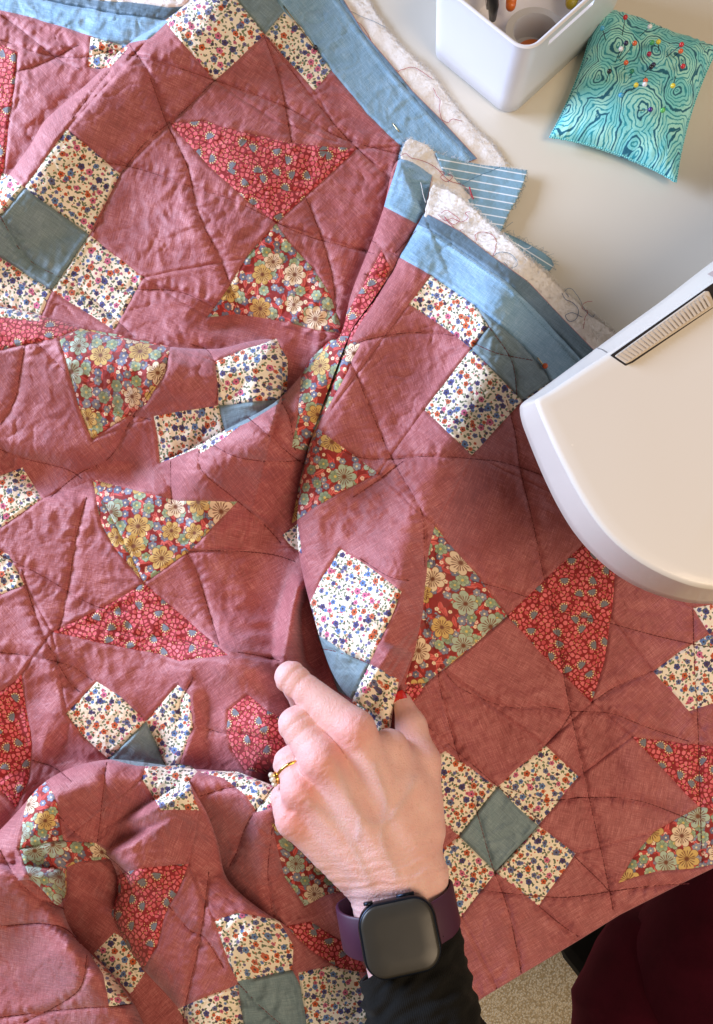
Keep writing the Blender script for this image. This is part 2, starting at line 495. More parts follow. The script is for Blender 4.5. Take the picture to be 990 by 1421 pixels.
# fold edges: name, points, +1 if the upper layer is on the right of the direction (pixels, y down), roll radius, height, decay, taper start, taper end
CUTS = {
    'top_left': ([(300, -60), (268, 0), (245, 17), (215, 38), (190, 52), (165, 72), (148, 90), (120, 117), (95, 138), (62, 168), (45, 197), (25, 225), (8, 245), (-60, 285)], -1, 28, 30, 70, 0, 0),
    'left_mid': ([(-60, 420), (0, 425), (55, 437), (120, 458), (175, 470), (235, 481), (300, 484), (345, 474), (378, 471), (390, 486), (392, 515), (390, 548), (388, 556)], 1, 42, 42, 75, 0, 0),
    'mid_ridge': ([(222, 641), (250, 630), (277, 617), (310, 598), (345, 580), (388, 553), (430, 507), (455, 480), (474, 462), (487, 410), (500, 375), (518, 330), (533, 287), (553, 222), (602, 243), (640, 262), (680, 282)], 1, 40, 36, 60, 70, 560),
    'front': ([(606, 262), (589, 295), (554, 357), (544, 377), (515, 420), (490, 455), (474, 492), (456, 540), (440, 585), (424, 640), (414, 700), (413, 750), (421, 800), (434, 850), (447, 895), (462, 935), (482, 965), (510, 985)], -1, 34, 32, 150, 50, 20),
    'lower_left': ([(-60, 1210), (0, 1152), (30, 1120), (60, 1087), (100, 1065), (150, 1054), (200, 1058), (260, 1066), (330, 1073), (384, 1092), (430, 1110)], 1, 34, 48, 75, 0, 30),
    'hump_left': ([(88, 1205), (86, 1240), (90, 1270), (105, 1300), (125, 1322), (150, 1345), (172, 1372), (190, 1400), (206, 1440), (215, 1480)], 1, 22, 26, 80, 18, 0),
    'hump_right': ([(146, 1180), (162, 1212), (164, 1240), (158, 1268), (172, 1305), (200, 1346), (236, 1385), (262, 1420), (285, 1480)], -1, 36, 24, 55, 14, 0),
    'lip': ([(24, 1222), (44, 1222), (62, 1238), (80, 1256), (91, 1240), (92, 1204), (112, 1193), (146, 1190), (166, 1205), (185, 1235)], -1, 16, 13, 26, 12, 14),
    'pink_fold': ([(262, 1083), (276, 1108), (290, 1134), (303, 1172), (312, 1212), (330, 1236), (362, 1262), (398, 1285)], --1, 54, 34, 60, 14, 40),
    'thumb_fold': ([(574, 905), (562, 935), (552, 960), (545, 990), (541, 1016), (530, 1050)], 1, 14, 22, 40, 22, 0),
}
# soft ridges and valleys: points, height mm, width px, only on the upper (+1) or lower (-1) side of a cut
RIDGES = [
    ([(700, 330), (700, 430), (678, 530), (630, 620), (588, 720), (560, 830), (545, 930)], 42, 68, ('front', 1)),
    ([(330, 925), (372, 980), (378, 1040)], 24, 50, None),
    ([(60, 1250), (110, 1320), (165, 1420)], 24, 60, ('hump_left', 1)),
    ([(470, 560), (450, 640), (440, 720)], 4, 40, ('front', 1)),
    ([(590, 745), (583, 850), (572, 920)], -7, 20, None),
    ([(620, 740), (612, 860), (600, 930)], 3, 14, None),
    ([(418, 800), (404, 860), (394, 925)], 22, 13, ('front', -1)),
    ([(432, 830), (434, 870), (440, 930)], -48, 15, ('front', -1)),
    ([(375, 1078), (392, 1084)], -40, 14, ('lower_left', -1)),
    ([(235, 930), (280, 915), (340, 925), (385, 935)], 11, 24, None),
    ([(320, 1010), (360, 1010)], 10, 30, None),
    ([(20, 655), (110, 662), (212, 650)], -22, 26, None),
    ([(0, 640), (60, 660)], -8, 24, None),
    ([(290, 440), (360, 452), (440, 482)], -15, 22, None),
    ([(395, 525), (425, 492)], -15, 20, None),
    ([(230, 300), (300, 330), (360, 330)], 5, 34, None),
    ([(60, 470), (150, 500), (280, 520)], 8, 40, None),
    ([(20, 1000), (50, 1060), (110, 1035)], -11, 26, None),
    ([(205, 1000), (232, 1062)], -9, 16, None),
    ([(262, 940), (268, 1010), (252, 1060)], 7, 14, None),
    ([(40, 1130), (70, 1170), (100, 1180)], 7, 18, None),
    ([(120, 1240), (135, 1290), (180, 1350), (230, 1410)], -20, 24, None),
    ([(345, 1130), (322, 1180)], -6, 16, None),
    ([(365, 1110), (360, 1170), (380, 1230)], 9, 26, None),
    ([(430, 1260), (470, 1310)], -6, 22, None),
    ([(340, 700), (378, 790), (385, 860)], -12, 36, ('front', -1)),
    ([(150, 930), (60, 960), (0, 1000)], -5, 26, None),
    ([(860, 900), (880, 1000), (870, 1100)], 3, 30, None),
    ([(690, 650), (740, 700), (800, 740)], 3, 34, None),
    ([(0, 60), (60, 120), (120, 130)], 4, 40, None),
    ([(80, 1000), (70, 920), (50, 860)], 4, 20, None),
    ([(596, 320), (634, 346), (704, 393), (754, 444), (802, 495), (870, 572)], 1.8, 5, None),
    ([(470, 0), (500, 43), (536, 90), (572, 133), (610, 175), (650, 216)], 1.6, 5, None),
    ([(690, 640), (660, 720), (645, 800)], -7, 30, None),
    ([(230, 1130), (280, 1190), (300, 1240)], -10, 34, None),
    ([(780, 620), (740, 560)], 6, 40, None),
    ([(760, 900), (860, 1010), (900, 1100)], 4, 26, None),
    ([(640, 960), (720, 1060)], -4, 30, None),
]
BASE = [(-60, -60, 8), (100, 20, 9), (0, 150, 7), (70, 120, 7), (240, -40, 9),
        (300, 60, 22), (450, 60, 8), (560, 120, 4), (655, 222, 3), (500, 180, 8), (200, 250, 24), (340, 240, 29), (100, 300, 20), (300, 380, 20),
        (450, 380, 13), (150, 430, 14), (-60, 350, 14), (430, 250, 17),
        (50, 520, 24), (150, 530, 26), (300, 530, 22), (60, 640, 24), (200, 620, 20), (-60, 600, 22),
        (300, 660, 24), (200, 750, 20), (100, 800, 18), (350, 750, 10), (250, 850, 18), (380, 860, 10), (50, 900, 22), (150, 980, 22), (300, 950, 28),
        (-60, 900, 22), (-60, 1060, 20),
        (590, 270, 8), (620, 330, 9), (700, 420, 15), (790, 490, 16), (700, 560, 12), (700, 700, 12), (800, 800, 8), (900, 900, 6), (700, 900, 10),
        (800, 1050, 8), (950, 1050, 6), (700, 1150, 10), (900, 1190, 4), (750, 1310, 4), (660, 1380, 3), (1050, 900, 5), (1050, 670, 5), (900, 560, 16),
        (480, 560, 20), (520, 700, 22), (500, 850, 26), (600, 1000, 18),
        (150, 1150, 8), (300, 1120, 6), (60, 1330, 16), (250, 1300, 8), (420, 1150, 22), (400, 1350, 12), (480, 1250, 18), (200, 1450, 8),
        (0, 1420, 16), (-60, 1250, 8), (340, 1200, 18), (560, 1400, 8), (350, 1480, 8)]

C, B_, R_, PB, FL, BI, BD = 'cream', 'bluegrey', 'rose', 'pebble', 'floral', 'binding', 'binding_dark'
# printed pieces, in drawing order (first hit wins); last number = grain angle in degrees
PIECES = [
    (BI, [(0, -3), (0, 14), (50, 26), (100, 41), (135, 54), (167, 62), (205, 55), (240, 30), (228, 28), (165, 20), (100, 8), (62, 0)], 12),
    (BD, [(62, 0), (100, 8), (165, 20), (228, 28), (250, 10), (232, 10), (180, 3), (126, 0)], 12),
    ('batting', [(126, 0), (180, 3), (232, 10), (260, 8), (270, 0)], 0),
    (C, [(126, 52), (167, 62), (178, 66), (152, 93), (136, 96), (122, 92)], 12),
    (PB, [(0, 62), (14, 66), (25, 72), (21, 110), (13, 170), (5, 236), (0, 250)], 100),
    (BD, [(470, 0), (500, 43), (536, 90), (572, 133), (610, 175), (652, 218), (690, 240), (700, 200), (560, 60), (500, -20)], 55),
    (BI, [(384, 0), (418, 38), (460, 98), (510, 158), (557, 203), (545, 250), (640, 260), (652, 218), (610, 175), (572, 133), (536, 90), (500, 43), (470, 0)], 52),
    (C, [(262, 0), (231, 32), (298, 112), (368, 48), (329, 0)], 40),
    (B_, [(329, 0), (368, 48), (395, 16), (384, 0)], 42),
    (C, [(395, 16), (368, 48), (437, 125), (461, 99), (418, 38)], 42),
    (C, [(93, 179), (167, 241), (124, 326), (34, 260)], 38),
    (B_, [(34, 260), (124, 326), (72, 403), (0, 357), (0, 300)], 36),
    (C, [(12, 243), (34, 260), (22, 274), (0, 300), (0, 240)], 36),
    (C, [(124, 326), (199, 385), (158, 458), (72, 403)], 34),
    (C, [(0, 357), (72, 403), (54, 446), (0, 440)], 30),
    (PB, [(235, 171), (283, 168), (330, 182), (400, 197), (496, 207), (383, 310), (340, 275), (290, 230)], 15),
    (FL, [(383, 310), (403, 338), (436, 374), (460, 412), (476, 462), (440, 458), (400, 447), (330, 436), (288, 440), (318, 398), (342, 357)], 25),
    # layer between top and front
    (BI, [(553, 222), (602, 243), (589, 295), (578, 311), (533, 286)], 22),
    (PB, [(530, 346), (541, 372), (534, 395), (519, 422), (496, 455), (480, 484), (466, 480), (478, 440), (503, 398), (517, 372)], 60),
    (FL, [(455, 474), (474, 466), (500, 478), (475, 530), (446, 580), (425, 625), (406, 621), (414, 575), (418, 522), (432, 498)], 70),
    # left
    (PB, [(0, 425), (55, 437), (112, 456), (78, 469), (35, 478), (0, 486)], 5),
    (FL, [(83, 472), (112, 458), (160, 464), (237, 481), (229, 518), (203, 560), (127, 610), (108, 560), (95, 512)], 12),
    (C, [(300, 502), (330, 488), (360, 478), (384, 470), (400, 500), (397, 553), (303, 563)], -8),
    (C, [(213, 577), (303, 563), (312, 600), (278, 621), (222, 642), (219, 607)], -8),
    (B_, [(303, 563), (397, 553), (345, 586), (312, 600)], -8),
    (C, [(274, 620), (300, 602), (345, 580), (338, 588), (304, 612), (280, 630)], -30),
    (FL, [(129, 666), (160, 673), (200, 683), (247, 695), (330, 696), (262, 765), (200, 809), (160, 762), (140, 727)], 10),
    (PB, [(200, 809), (267, 866), (317, 909), (250, 917), (220, 907), (150, 894), (72, 877), (130, 850)], 20),
    (C, [(0, 660), (32, 648), (58, 692), (30, 712), (0, 733)], -25),
    (C, [(0, 763), (12, 769), (34, 811), (0, 826)], -25),
    (C, [(413, 726), (392, 743), (403, 757), (420, 769)], 40),
    (PB, [(0, 960), (20, 945), (30, 935), (33, 965), (45, 1030), (40, 1080), (22, 1120), (0, 1096)], 70),
    (C, [(92, 990), (134, 946), (167, 966), (203, 1000), (150, 1053), (118, 1024)], 35),
    (C, [(203, 1000), (247, 950), (264, 966), (268, 1008), (248, 1062), (231, 1064)], -50),
    (B_, [(203, 1000), (231, 1064), (190, 1062), (150, 1053)], 35),
    (PB, [(317, 986), (344, 964), (370, 985), (396, 998), (396, 1040), (367, 1074), (340, 1068), (322, 1040), (315, 1014)], 35),
    # lower left
    (C, [(197, 1081), (205, 1056), (265, 1062), (274, 1070), (262, 1084), (277, 1125), (224, 1124), (212, 1104)], -5),
    (C, [(274, 1070), (330, 1071), (386, 1091), (384, 1110), (378, 1120), (357, 1126), (342, 1104), (310, 1080)], 20),
    (FL, [(63, 1084), (76, 1105), (84, 1134), (88, 1166), (60, 1170), (27, 1178), (33, 1134), (40, 1104)], 60),
    (FL, [(27, 1178), (60, 1170), (88, 1166), (133, 1169), (148, 1180), (148, 1192), (110, 1196), (93, 1203), (92, 1240), (83, 1259), (62, 1238), (42, 1220)], -10),
    (PB, [(163, 1214), (200, 1204), (262, 1199), (245, 1240), (233, 1258), (217, 1314), (198, 1346), (172, 1303), (155, 1268), (163, 1240)], 50),
    (C, [(130, 1322), (160, 1294), (172, 1303), (200, 1350), (182, 1380), (150, 1346)], 45),
    (C, [(124, 1322), (150, 1346), (184, 1393), (152, 1397), (144, 1352)], 55),
    (C, [(297, 1276), (330, 1267), (386, 1275), (407, 1312), (406, 1346), (330, 1362), (318, 1336)], -12),
    (C, [(247, 1400), (330, 1366), (338, 1421), (262, 1421)], -15),
    (B_, [(330, 1364), (406, 1346), (418, 1370), (425, 1421), (338, 1421)], -12),
    (C, [(414, 1350), (460, 1340), (498, 1346), (520, 1421), (425, 1421)], -5),
    (PB, [(397, 1285), (431, 1279), (494, 1318), (510, 1350), (472, 1344), (430, 1318)], 28),
    (FL, [(377, 1142), (400, 1150), (462, 1210), (480, 1235), (453, 1242), (423, 1257), (396, 1218)], 40),
    # front layer
    (BI, [(554, 357), (598, 382), (660, 424), (718, 471), (757, 516), (764, 530), (900, 640), (1050, 760), (1050, 715), (870, 570), (802, 493), (754, 442), (704, 391), (634, 344), (594, 318), (576, 317)], 36),
    (BD, [(594, 318), (634, 344), (704, 391), (754, 442), (802, 493), (870, 570), (1050, 715), (1050, 600), (900, 500), (740, 380), (600, 280), (583, 300), (580, 310)], 36),
    (C, [(567, 422), (598, 382), (660, 424), (678, 452), (655, 484), (610, 450)], 33),
    (B_, [(678, 452), (660, 424), (718, 471), (757, 516), (764, 530), (725, 556), (655, 484)], 40),
    (C, [(655, 484), (725, 556), (655, 632), (589, 568), (620, 528)], 42),
    (C, [(725, 556), (764, 530), (790, 552), (748, 585)], 42),
    (FL, [(441, 594), (482, 625), (525, 657), (478, 680), (440, 702), (405, 726), (412, 690), (428, 625)], -20),
    (C, [(473, 762), (500, 778), (530, 800), (558, 821), (538, 868), (513, 921), (480, 906), (447, 885), (428, 840), (447, 802)], 35),
    (B_, [(440, 880), (480, 906), (513, 921), (500, 945), (489, 970), (470, 960)], 50),
    (C, [(513, 921), (554, 943), (548, 975), (541, 1016), (560, 1060), (500, 1020), (489, 970)], 55),
    (PB, [(568, 948), (592, 948), (582, 964), (568, 980), (560, 965)], 30),
    (FL, [(603, 730), (613, 741), (660, 795), (704, 855), (664, 890), (615, 930), (592, 948), (562, 950), (575, 905), (587, 850), (593, 780)], 48),
    (PB, [(813, 752), (835, 772), (854, 795), (848, 857), (838, 920), (821, 975), (760, 915), (702, 853), (760, 801)], 50),
    (C, [(962, 844), (990, 838), (990, 876), (985, 880)], 30),
    (C, [(907, 931), (945, 903), (985, 880), (990, 882), (990, 976), (957, 987), (930, 957)], -35),
    (PB, [(877, 1022), (930, 1029), (990, 1036), (990, 1123), (970, 1120), (925, 1072)], 10),
    (FL, [(970, 1120), (990, 1124), (990, 1200), (960, 1205), (917, 1208), (880, 1217), (859, 1225), (880, 1188), (907, 1155), (940, 1136)], -20),
    (B_, [(690, 1092), (747, 1146), (688, 1210), (637, 1160)], 42),
    (C, [(757, 1034), (803, 1078), (747, 1146), (690, 1092)], 42),
    (C, [(747, 1146), (799, 1185), (748, 1257), (688, 1210)], 40),
    (C, [(618, 1042), (690, 1092), (637, 1160), (590, 1120), (590, 1060)], 40),
    (C, [(637, 1160), (688, 1210), (640, 1272), (590, 1200)], 45),
]
# seams between plain rose pieces
SEAMS = [
    [(298, 112), (167, 241)], [(298, 112), (383, 168), (496, 207), (558, 203)], [(437, 125), (470, 190), (496, 207)], [(496, 207), (545, 255)], [(383, 310), (520, 352)],
    [(199, 385), (288, 440)], [(199, 385), (342, 357)], [(231, 32), (160, 100)], [(200, 60), (93, 179)],
    [(124, 326), (167, 241), (235, 171)],
    [(237, 481), (300, 502)], [(83, 472), (35, 478)], [(127, 610), (213, 577)], [(58, 692), (129, 666)], [(330, 696), (392, 743)],
    [(34, 811), (72, 877), (92, 990)], [(317, 909), (392, 915)], [(200, 809), (129, 666)], [(262, 765), (413, 760)], [(30, 935), (72, 877)],
    [(262, 1199), (297, 1276)], [(277, 1125), (262, 1199)], [(88, 1166), (197, 1081)], [(386, 1275), (397, 1285)], [(0, 1285), (60, 1280), (105, 1300)],
    [(525, 657), (603, 730)], [(558, 821), (580, 850)], [(589, 568), (525, 657)], [(655, 632), (603, 730)], [(655, 632), (800, 700)], [(567, 422), (441, 594)],
    [(725, 556), (813, 752)], [(704, 855), (592, 948)], [(615, 930), (757, 1034)], [(821, 975), (757, 1034)], [(854, 795), (962, 844)], [(848, 857), (907, 931)],
    [(821, 975), (877, 1022)], [(803, 1078), (877, 1022)], [(799, 1185), (859, 1225)], [(799, 1185), (907, 1155)], [(748, 1257), (800, 1305)], [(568, 980), (618, 1042)],
    [(957, 987), (990, 1036)], [(640, 1272), (690, 1372)],
]
# quilting lines (machine stitched curves): deep grooves with thread
QUILT = [
    [(150, 75), (200, 80), (300, 112), (400, 150), (470, 190), (558, 215)], [(180, 62), (205, 100), (232, 172), (260, 230), (275, 295), (310, 370), (330, 430)],
    [(298, 112), (250, 158), (205, 195), (170, 240), (130, 322)], [(130, 222), (195, 235), (275, 262), (330, 280), (420, 325), (520, 352)],
    [(367, 50), (388, 110), (405, 197)], [(370, 52), (430, 130), (480, 190), (545, 250)], [(425, 275), (443, 320), (458, 370), (468, 430)],
    [(160, 400), (200, 402), (250, 405), (300, 428)], [(175, 70), (135, 120), (100, 165)], [(0, 300), (40, 360), (110, 400), (190, 470)],
    [(0, 20), (40, 50), (80, 82), (110, 95)], [(0, 55), (60, 75), (110, 80), (160, 68)], [(20, 100), (60, 88), (110, 62)],
    [(578, 320), (548, 352)], [(515, 333), (552, 356)], [(548, 372), (530, 385), (505, 380)],
    [(35, 478), (28, 520), (20, 557), (0, 590)], [(-20, 615), (30, 635), (90, 650), (115, 665)], [(90, 514), (55, 480), (35, 470)],
    [(235, 490), (225, 520), (187, 574), (153, 634), (110, 657), (70, 690)], [(267, 478), (290, 488), (303, 520), (300, 560)], [(127, 568), (160, 572), (213, 583)],
    [(276, 625), (282, 655), (330, 695), (370, 731), (393, 757)], [(237, 640), (238, 700)], [(262, 765), (330, 765), (380, 770), (412, 780)],
    [(258, 765), (275, 800), (300, 880), (305, 900)], [(120, 690), (105, 750), (96, 810), (82, 874)], [(30, 790), (45, 840), (60, 880), (92, 940), (110, 960)],
    [(0, 905), (50, 912), (100, 925), (130, 945)], [(0, 770), (60, 800), (130, 840), (180, 850)], [(330, 905), (360, 910), (392, 918)],
    [(345, 580), (375, 606), (405, 632), (424, 645)], [(296, 618), (330, 634), (380, 641), (424, 638)], [(388, 553), (402, 580), (410, 625)],
    [(120, 860), (180, 880), (240, 885), (300, 905)], [(268, 940), (250, 990), (300, 1015), (345, 1020), (392, 1032)], [(45, 1055), (75, 1065), (100, 1085)],
    [(148, 1058), (140, 1130), (135, 1170)], [(83, 1134), (110, 1160), (150, 1188), (180, 1215)], [(0, 1180), (20, 1215), (45, 1240), (90, 1262)],
    [(0, 1285), (60, 1282), (92, 1290), (112, 1310)], [(121, 1326), (112, 1370), (80, 1395), (30, 1421)], [(0, 1412), (80, 1402), (184, 1394)],
    [(380, 1092), (345, 1140), (330, 1180), (318, 1205)], [(278, 1105), (310, 1095), (345, 1090)], [(235, 1258), (262, 1290), (285, 1302), (312, 1345)],
    [(290, 1210), (280, 1290), (258, 1395), (252, 1440)], [(378, 1150), (372, 1210), (378, 1262), (386, 1276)],
    [(330, 1364), (360, 1395), (400, 1430)],
    [(478, 484), (495, 520), (515, 570), (545, 638), (575, 690), (587, 720), (590, 790)], [(470, 500), (500, 475), (554, 463), (600, 462), (640, 469), (655, 484)],
    [(440, 600), (490, 632), (545, 637), (600, 633), (660, 637), (700, 642), (755, 660)],
    [(703, 555), (715, 600), (722, 650), (740, 725), (755, 800), (768, 850), (783, 940), (797, 1010), (823, 1130), (843, 1220), (852, 1267)],
    [(610, 740), (590, 850), (606, 910), (612, 960), (632, 1034), (660, 1120), (683, 1200), (700, 1245), (712, 1290), (724, 1352)],
    [(655, 806), (690, 815), (730, 828), (790, 850), (847, 865), (910, 882), (963, 894), (990, 898)], [(962, 846), (965, 948), (968, 980), (972, 1113), (975, 1202)],
    [(573, 989), (631, 1040), (690, 1090), (750, 1140)], [(612, 925), (640, 955), (703, 981), (750, 980), (793, 987), (847, 990), (900, 1010), (960, 1030)],
    [(793, 990), (778, 1012), (757, 1034)], [(821, 975), (860, 950), (907, 931)], [(805, 1107), (860, 1107), (900, 1115), (945, 1132), (970, 1142)],
    [(640, 1228), (690, 1238), (767, 1245), (800, 1244), (843, 1238), (900, 1230), (960, 1226)], [(799, 1190), (835, 1225), (852, 1245)], [(748, 1257), (775, 1280), (806, 1302)],
    [(700, 1092), (757, 1110), (805, 1107)], [(513, 921), (470, 905), (445, 900)], [(500, 775), (540, 800), (570, 806)], [(678, 452), (710, 500), (718, 550)],
    [(655, 475), (690, 490), (740, 500)], [(490, 690), (520, 670), (560, 640)],
]
# machine stitching on the binding
TOPSTITCH = [[(598, 325), (640, 352), (703, 399), (750, 448), (797, 500)], [(583, 334), (565, 352)], [(500, 60), (560, 140), (640, 225)], [(565, 232), (597, 250)]]

def ext(poly):
    """pieces that touch the picture's border go on past it"""
    out = []
    n = len(poly)
    for i, (x, y) in enumerate(poly):
        nx, ny = poly[(i + 1) % n]; px_, py_ = poly[i - 1]
        def on(a, b, v): return abs((a if v[0] == 'x' else b) - v[1]) < 0.5
        out_i = [(x, y)]
        for v, q in ((('x', 0), (-62, None)), (('x', 990), (1052, None)), (('y', 0), (None, -62)), (('y', 1421), (None, 1482))):
            if on(x, y, v):
                e = (q[0] if q[0] is not None else x, q[1] if q[1] is not None else y)
                if on(px_, py_, v): out_i = [e] + out_i
                elif on(nx, ny, v): out_i = out_i + [e]
        out += out_i
    return out

class Line:
    def __init__(s, pts, smooth=True, step=3.0, closed=False):
        s.p = catmull(pts, closed, step) if smooth else resample(pts, step, closed)
        s.lo = s.p.min(0); s.hi = s.p.max(0)
        s.coarse = s.p
    def near(s, x, y, R):
        return (x > s.lo[0] - R) & (x < s.hi[0] + R) & (y > s.lo[1] - R) & (y < s.hi[1] + R)
    def dist(s, x, y, R):
        """returns idx, d, arc, side, total for points within R of the bounding box"""
        idx = np.nonzero(s.near(x, y, R))[0]
        if len(idx) == 0: return idx, None, None, None, 1
        d, a, sd, L = seg_dist(s.p, x[idx], y[idx])
        return idx, d, a, sd, L

CUTL = {k: Line(v[0], step=6.0) for k, v in CUTS.items()}
QL = [Line(q, step=3.0) for q in QUILT]
SL = [Line(q, False, step=6.0) for q in SEAMS]
RL = [(Line(q, step=8.0), h, wd, c) for q, h, wd, c in RIDGES]
PIECES = [(k, ext(p), a) for k, p, a in PIECES]
PL = [Line(p + [p[0]], False, step=9.0) for k, p, a in PIECES if k not in ('batting',)]

_b = np.array(BASE, float)
def _tps(r): return np.where(r > 0, r * r * np.log(np.maximum(r, 1e-9)), 0)
_n = len(_b); _xy = _b[:, :2] / 300.0
_K = _tps(np.hypot(_xy[:, None, 0] - _xy[None, :, 0], _xy[:, None, 1] - _xy[None, :, 1])) + 0.03 * np.eye(_n)
_Q = np.c_[np.ones(_n), _xy]
_sol = np.linalg.solve(np.r_[np.c_[_K, _Q], np.c_[_Q.T, np.zeros((3, 3))]], np.r_[_b[:, 2], 0, 0, 0])
def base_z(x, y):
    X, Y = x / 300.0, y / 300.0
    z = _sol[_n] + _sol[_n + 1] * X + _sol[_n + 2] * Y
    for i in range(_n): z = z + _sol[i] * _tps(np.hypot(X - _xy[i, 0], Y - _xy[i, 1]))
    return z

def quilt_z(x, y, sides=None):
    """height of the cloth in mm; sides = {cut: array of +1/-1/0} forces a side where it is not 0"""
    x = np.asarray(x, float); y = np.asarray(y, float)
    z = base_z(x, y)
    cut_side = {}
    for k in ['front'] + [c for c in CUTS if c != 'front']:
        pts, up, r, A, w_, t0, t1 = CUTS[k]
        R = w_ * 2.6 + r
        idx, d, s, sd, L = CUTL[k].dist(x, y, R)
        full = np.full(x.shape, -1.0)
        if len(idx):
            u = sd * up
            if sides is not None and k in sides:
                f = sides[k][idx]; u = np.where(f != 0, f, u)
            full[idx] = u
            a = np.ones(len(idx))
            if t0: a *= np.clip(s / t0, 0, 1) ** 1.0 * (2 - np.clip(s / t0, 0, 1))
            if t1: a *= np.clip((L - s) / t1, 0, 1) * (2 - np.clip((L - s) / t1, 0, 1))
            q = np.clip(d / r, 0, 1)
            prof = (0.45 + 0.55 * np.sqrt(np.maximum(1 - (1 - q) ** 2, 0))) * np.exp(-(np.maximum(d - r * 0.8, 0) / w_) ** 2)
            dip = -3.0 * np.exp(-(d / 12.0) ** 2)
            if k == 'mid_ridge': a = a * np.where(cut_side['front'][idx] > 0, 0.22, 1.0)     # the front layer lies over this fold
            z[idx] += a * np.where(u > 0, A * prof, dip)
        cut_side[k] = full
    for ln, h, wd, c in RL:
        idx, d, s, sd, L = ln.dist(x, y, wd * 2.5)
        if not len(idx): continue
        e = np.clip(s / (wd * 1.2), 0, 1) * np.clip((L - s) / (wd * 1.2), 0, 1) if L > wd * 3 else 1.0
        e = 0.35 + 0.65 * e if L > wd * 3 else 1.0
        g = h * np.exp(-(d / wd) ** 2) * e
        if c is not None: g = g * (cut_side[c[0]][idx] == c[1])
        z[idx] += g
    # wrinkles
    wx = x + 9 * perlin(x / 60, y / 60); wy = y + 9 * perlin(x / 60 + 9, y / 60 + 5)
    calm = np.clip((x - 560) / 160, 0, 1) * 0.35           # the flat right side is smoother
    amp = (1 - calm)
    n1 = 1 - np.abs(perlin(wx / 34, wy / 26)) * 3.0
    n2 = 1 - np.abs(perlin(wx / 17 + 40, wy / 21 + 7)) * 2.6
    n3 = perlin(wx / 75 + 3, wy / 75 + 8)
    n4 = perlin(wx / 8 + 3, wy / 8 + 8)
    md = np.clip(0.55 + 1.6 * perlin(x / 95 + 70, y / 95 + 20), 0.1, 1.4)
    cr1 = np.exp(-np.abs(perlin(wx / 48 + 11, wy / 33 + 2)) / 0.030) * np.clip(0.3 + 2.2 * perlin(x / 55 + 8, y / 55 + 31), 0, 1.2)
    cr2 = np.exp(-np.abs(perlin(wx / 24 + 31, wy / 30 + 12)) / 0.045) * np.clip(0.2 + 2.2 * perlin(x / 45 + 18, y / 45 + 3), 0, 1.2)
    z += amp * (1.15 * n1 * md + 0.85 * n2 * md + 1.8 * n3 + 0.16 * n4 - 1.3 * cr1 - 0.8 * cr2)
    # quilting grooves with puckers, seams as shallow ditches
    for i, ln in enumerate(QL):
        idx, d, s, sd, L = ln.dist(x, y, 30)
        if not len(idx): continue
        e = np.clip(s / 10, 0, 1) * np.clip((L - s) / 10, 0, 1) * (1 - 0.6 * calm[idx])
        pk = perlin(s / 7.5 + i * 13.7, sd * 0.8 + 0.3 + i)
        z[idx] += e * (-3.3 * np.exp(-(d / 2.7)) + 0.7 * np.exp(-((d - 14) / 9.0) ** 2) + 1.9 * pk * np.exp(-((d - 6) / 8.0) ** 2))
    for ln in SL + PL:
        idx, d, s, sd, L = ln.dist(x, y, 9)
        if not len(idx): continue
        z[idx] += -1.3 * np.exp(-(d / 1.3)) + 0.45 * np.exp(-((d - 4.5) / 2.5) ** 2)
    # the cloth drops away at its front edge, off the table
    off = ((x - 650) * 0.482 + (y - 1352) * 0.876) - 4            # pixels beyond the table's front edge
    lim = np.where(x > 560, np.clip(-off * 0.9, -14.0, 1.6), 1.6)
    q_ = z - lim; z = np.where(q_ < 5, lim + 5 * np.exp(np.minimum(q_ - 5, 0) / 5), z)
    return z

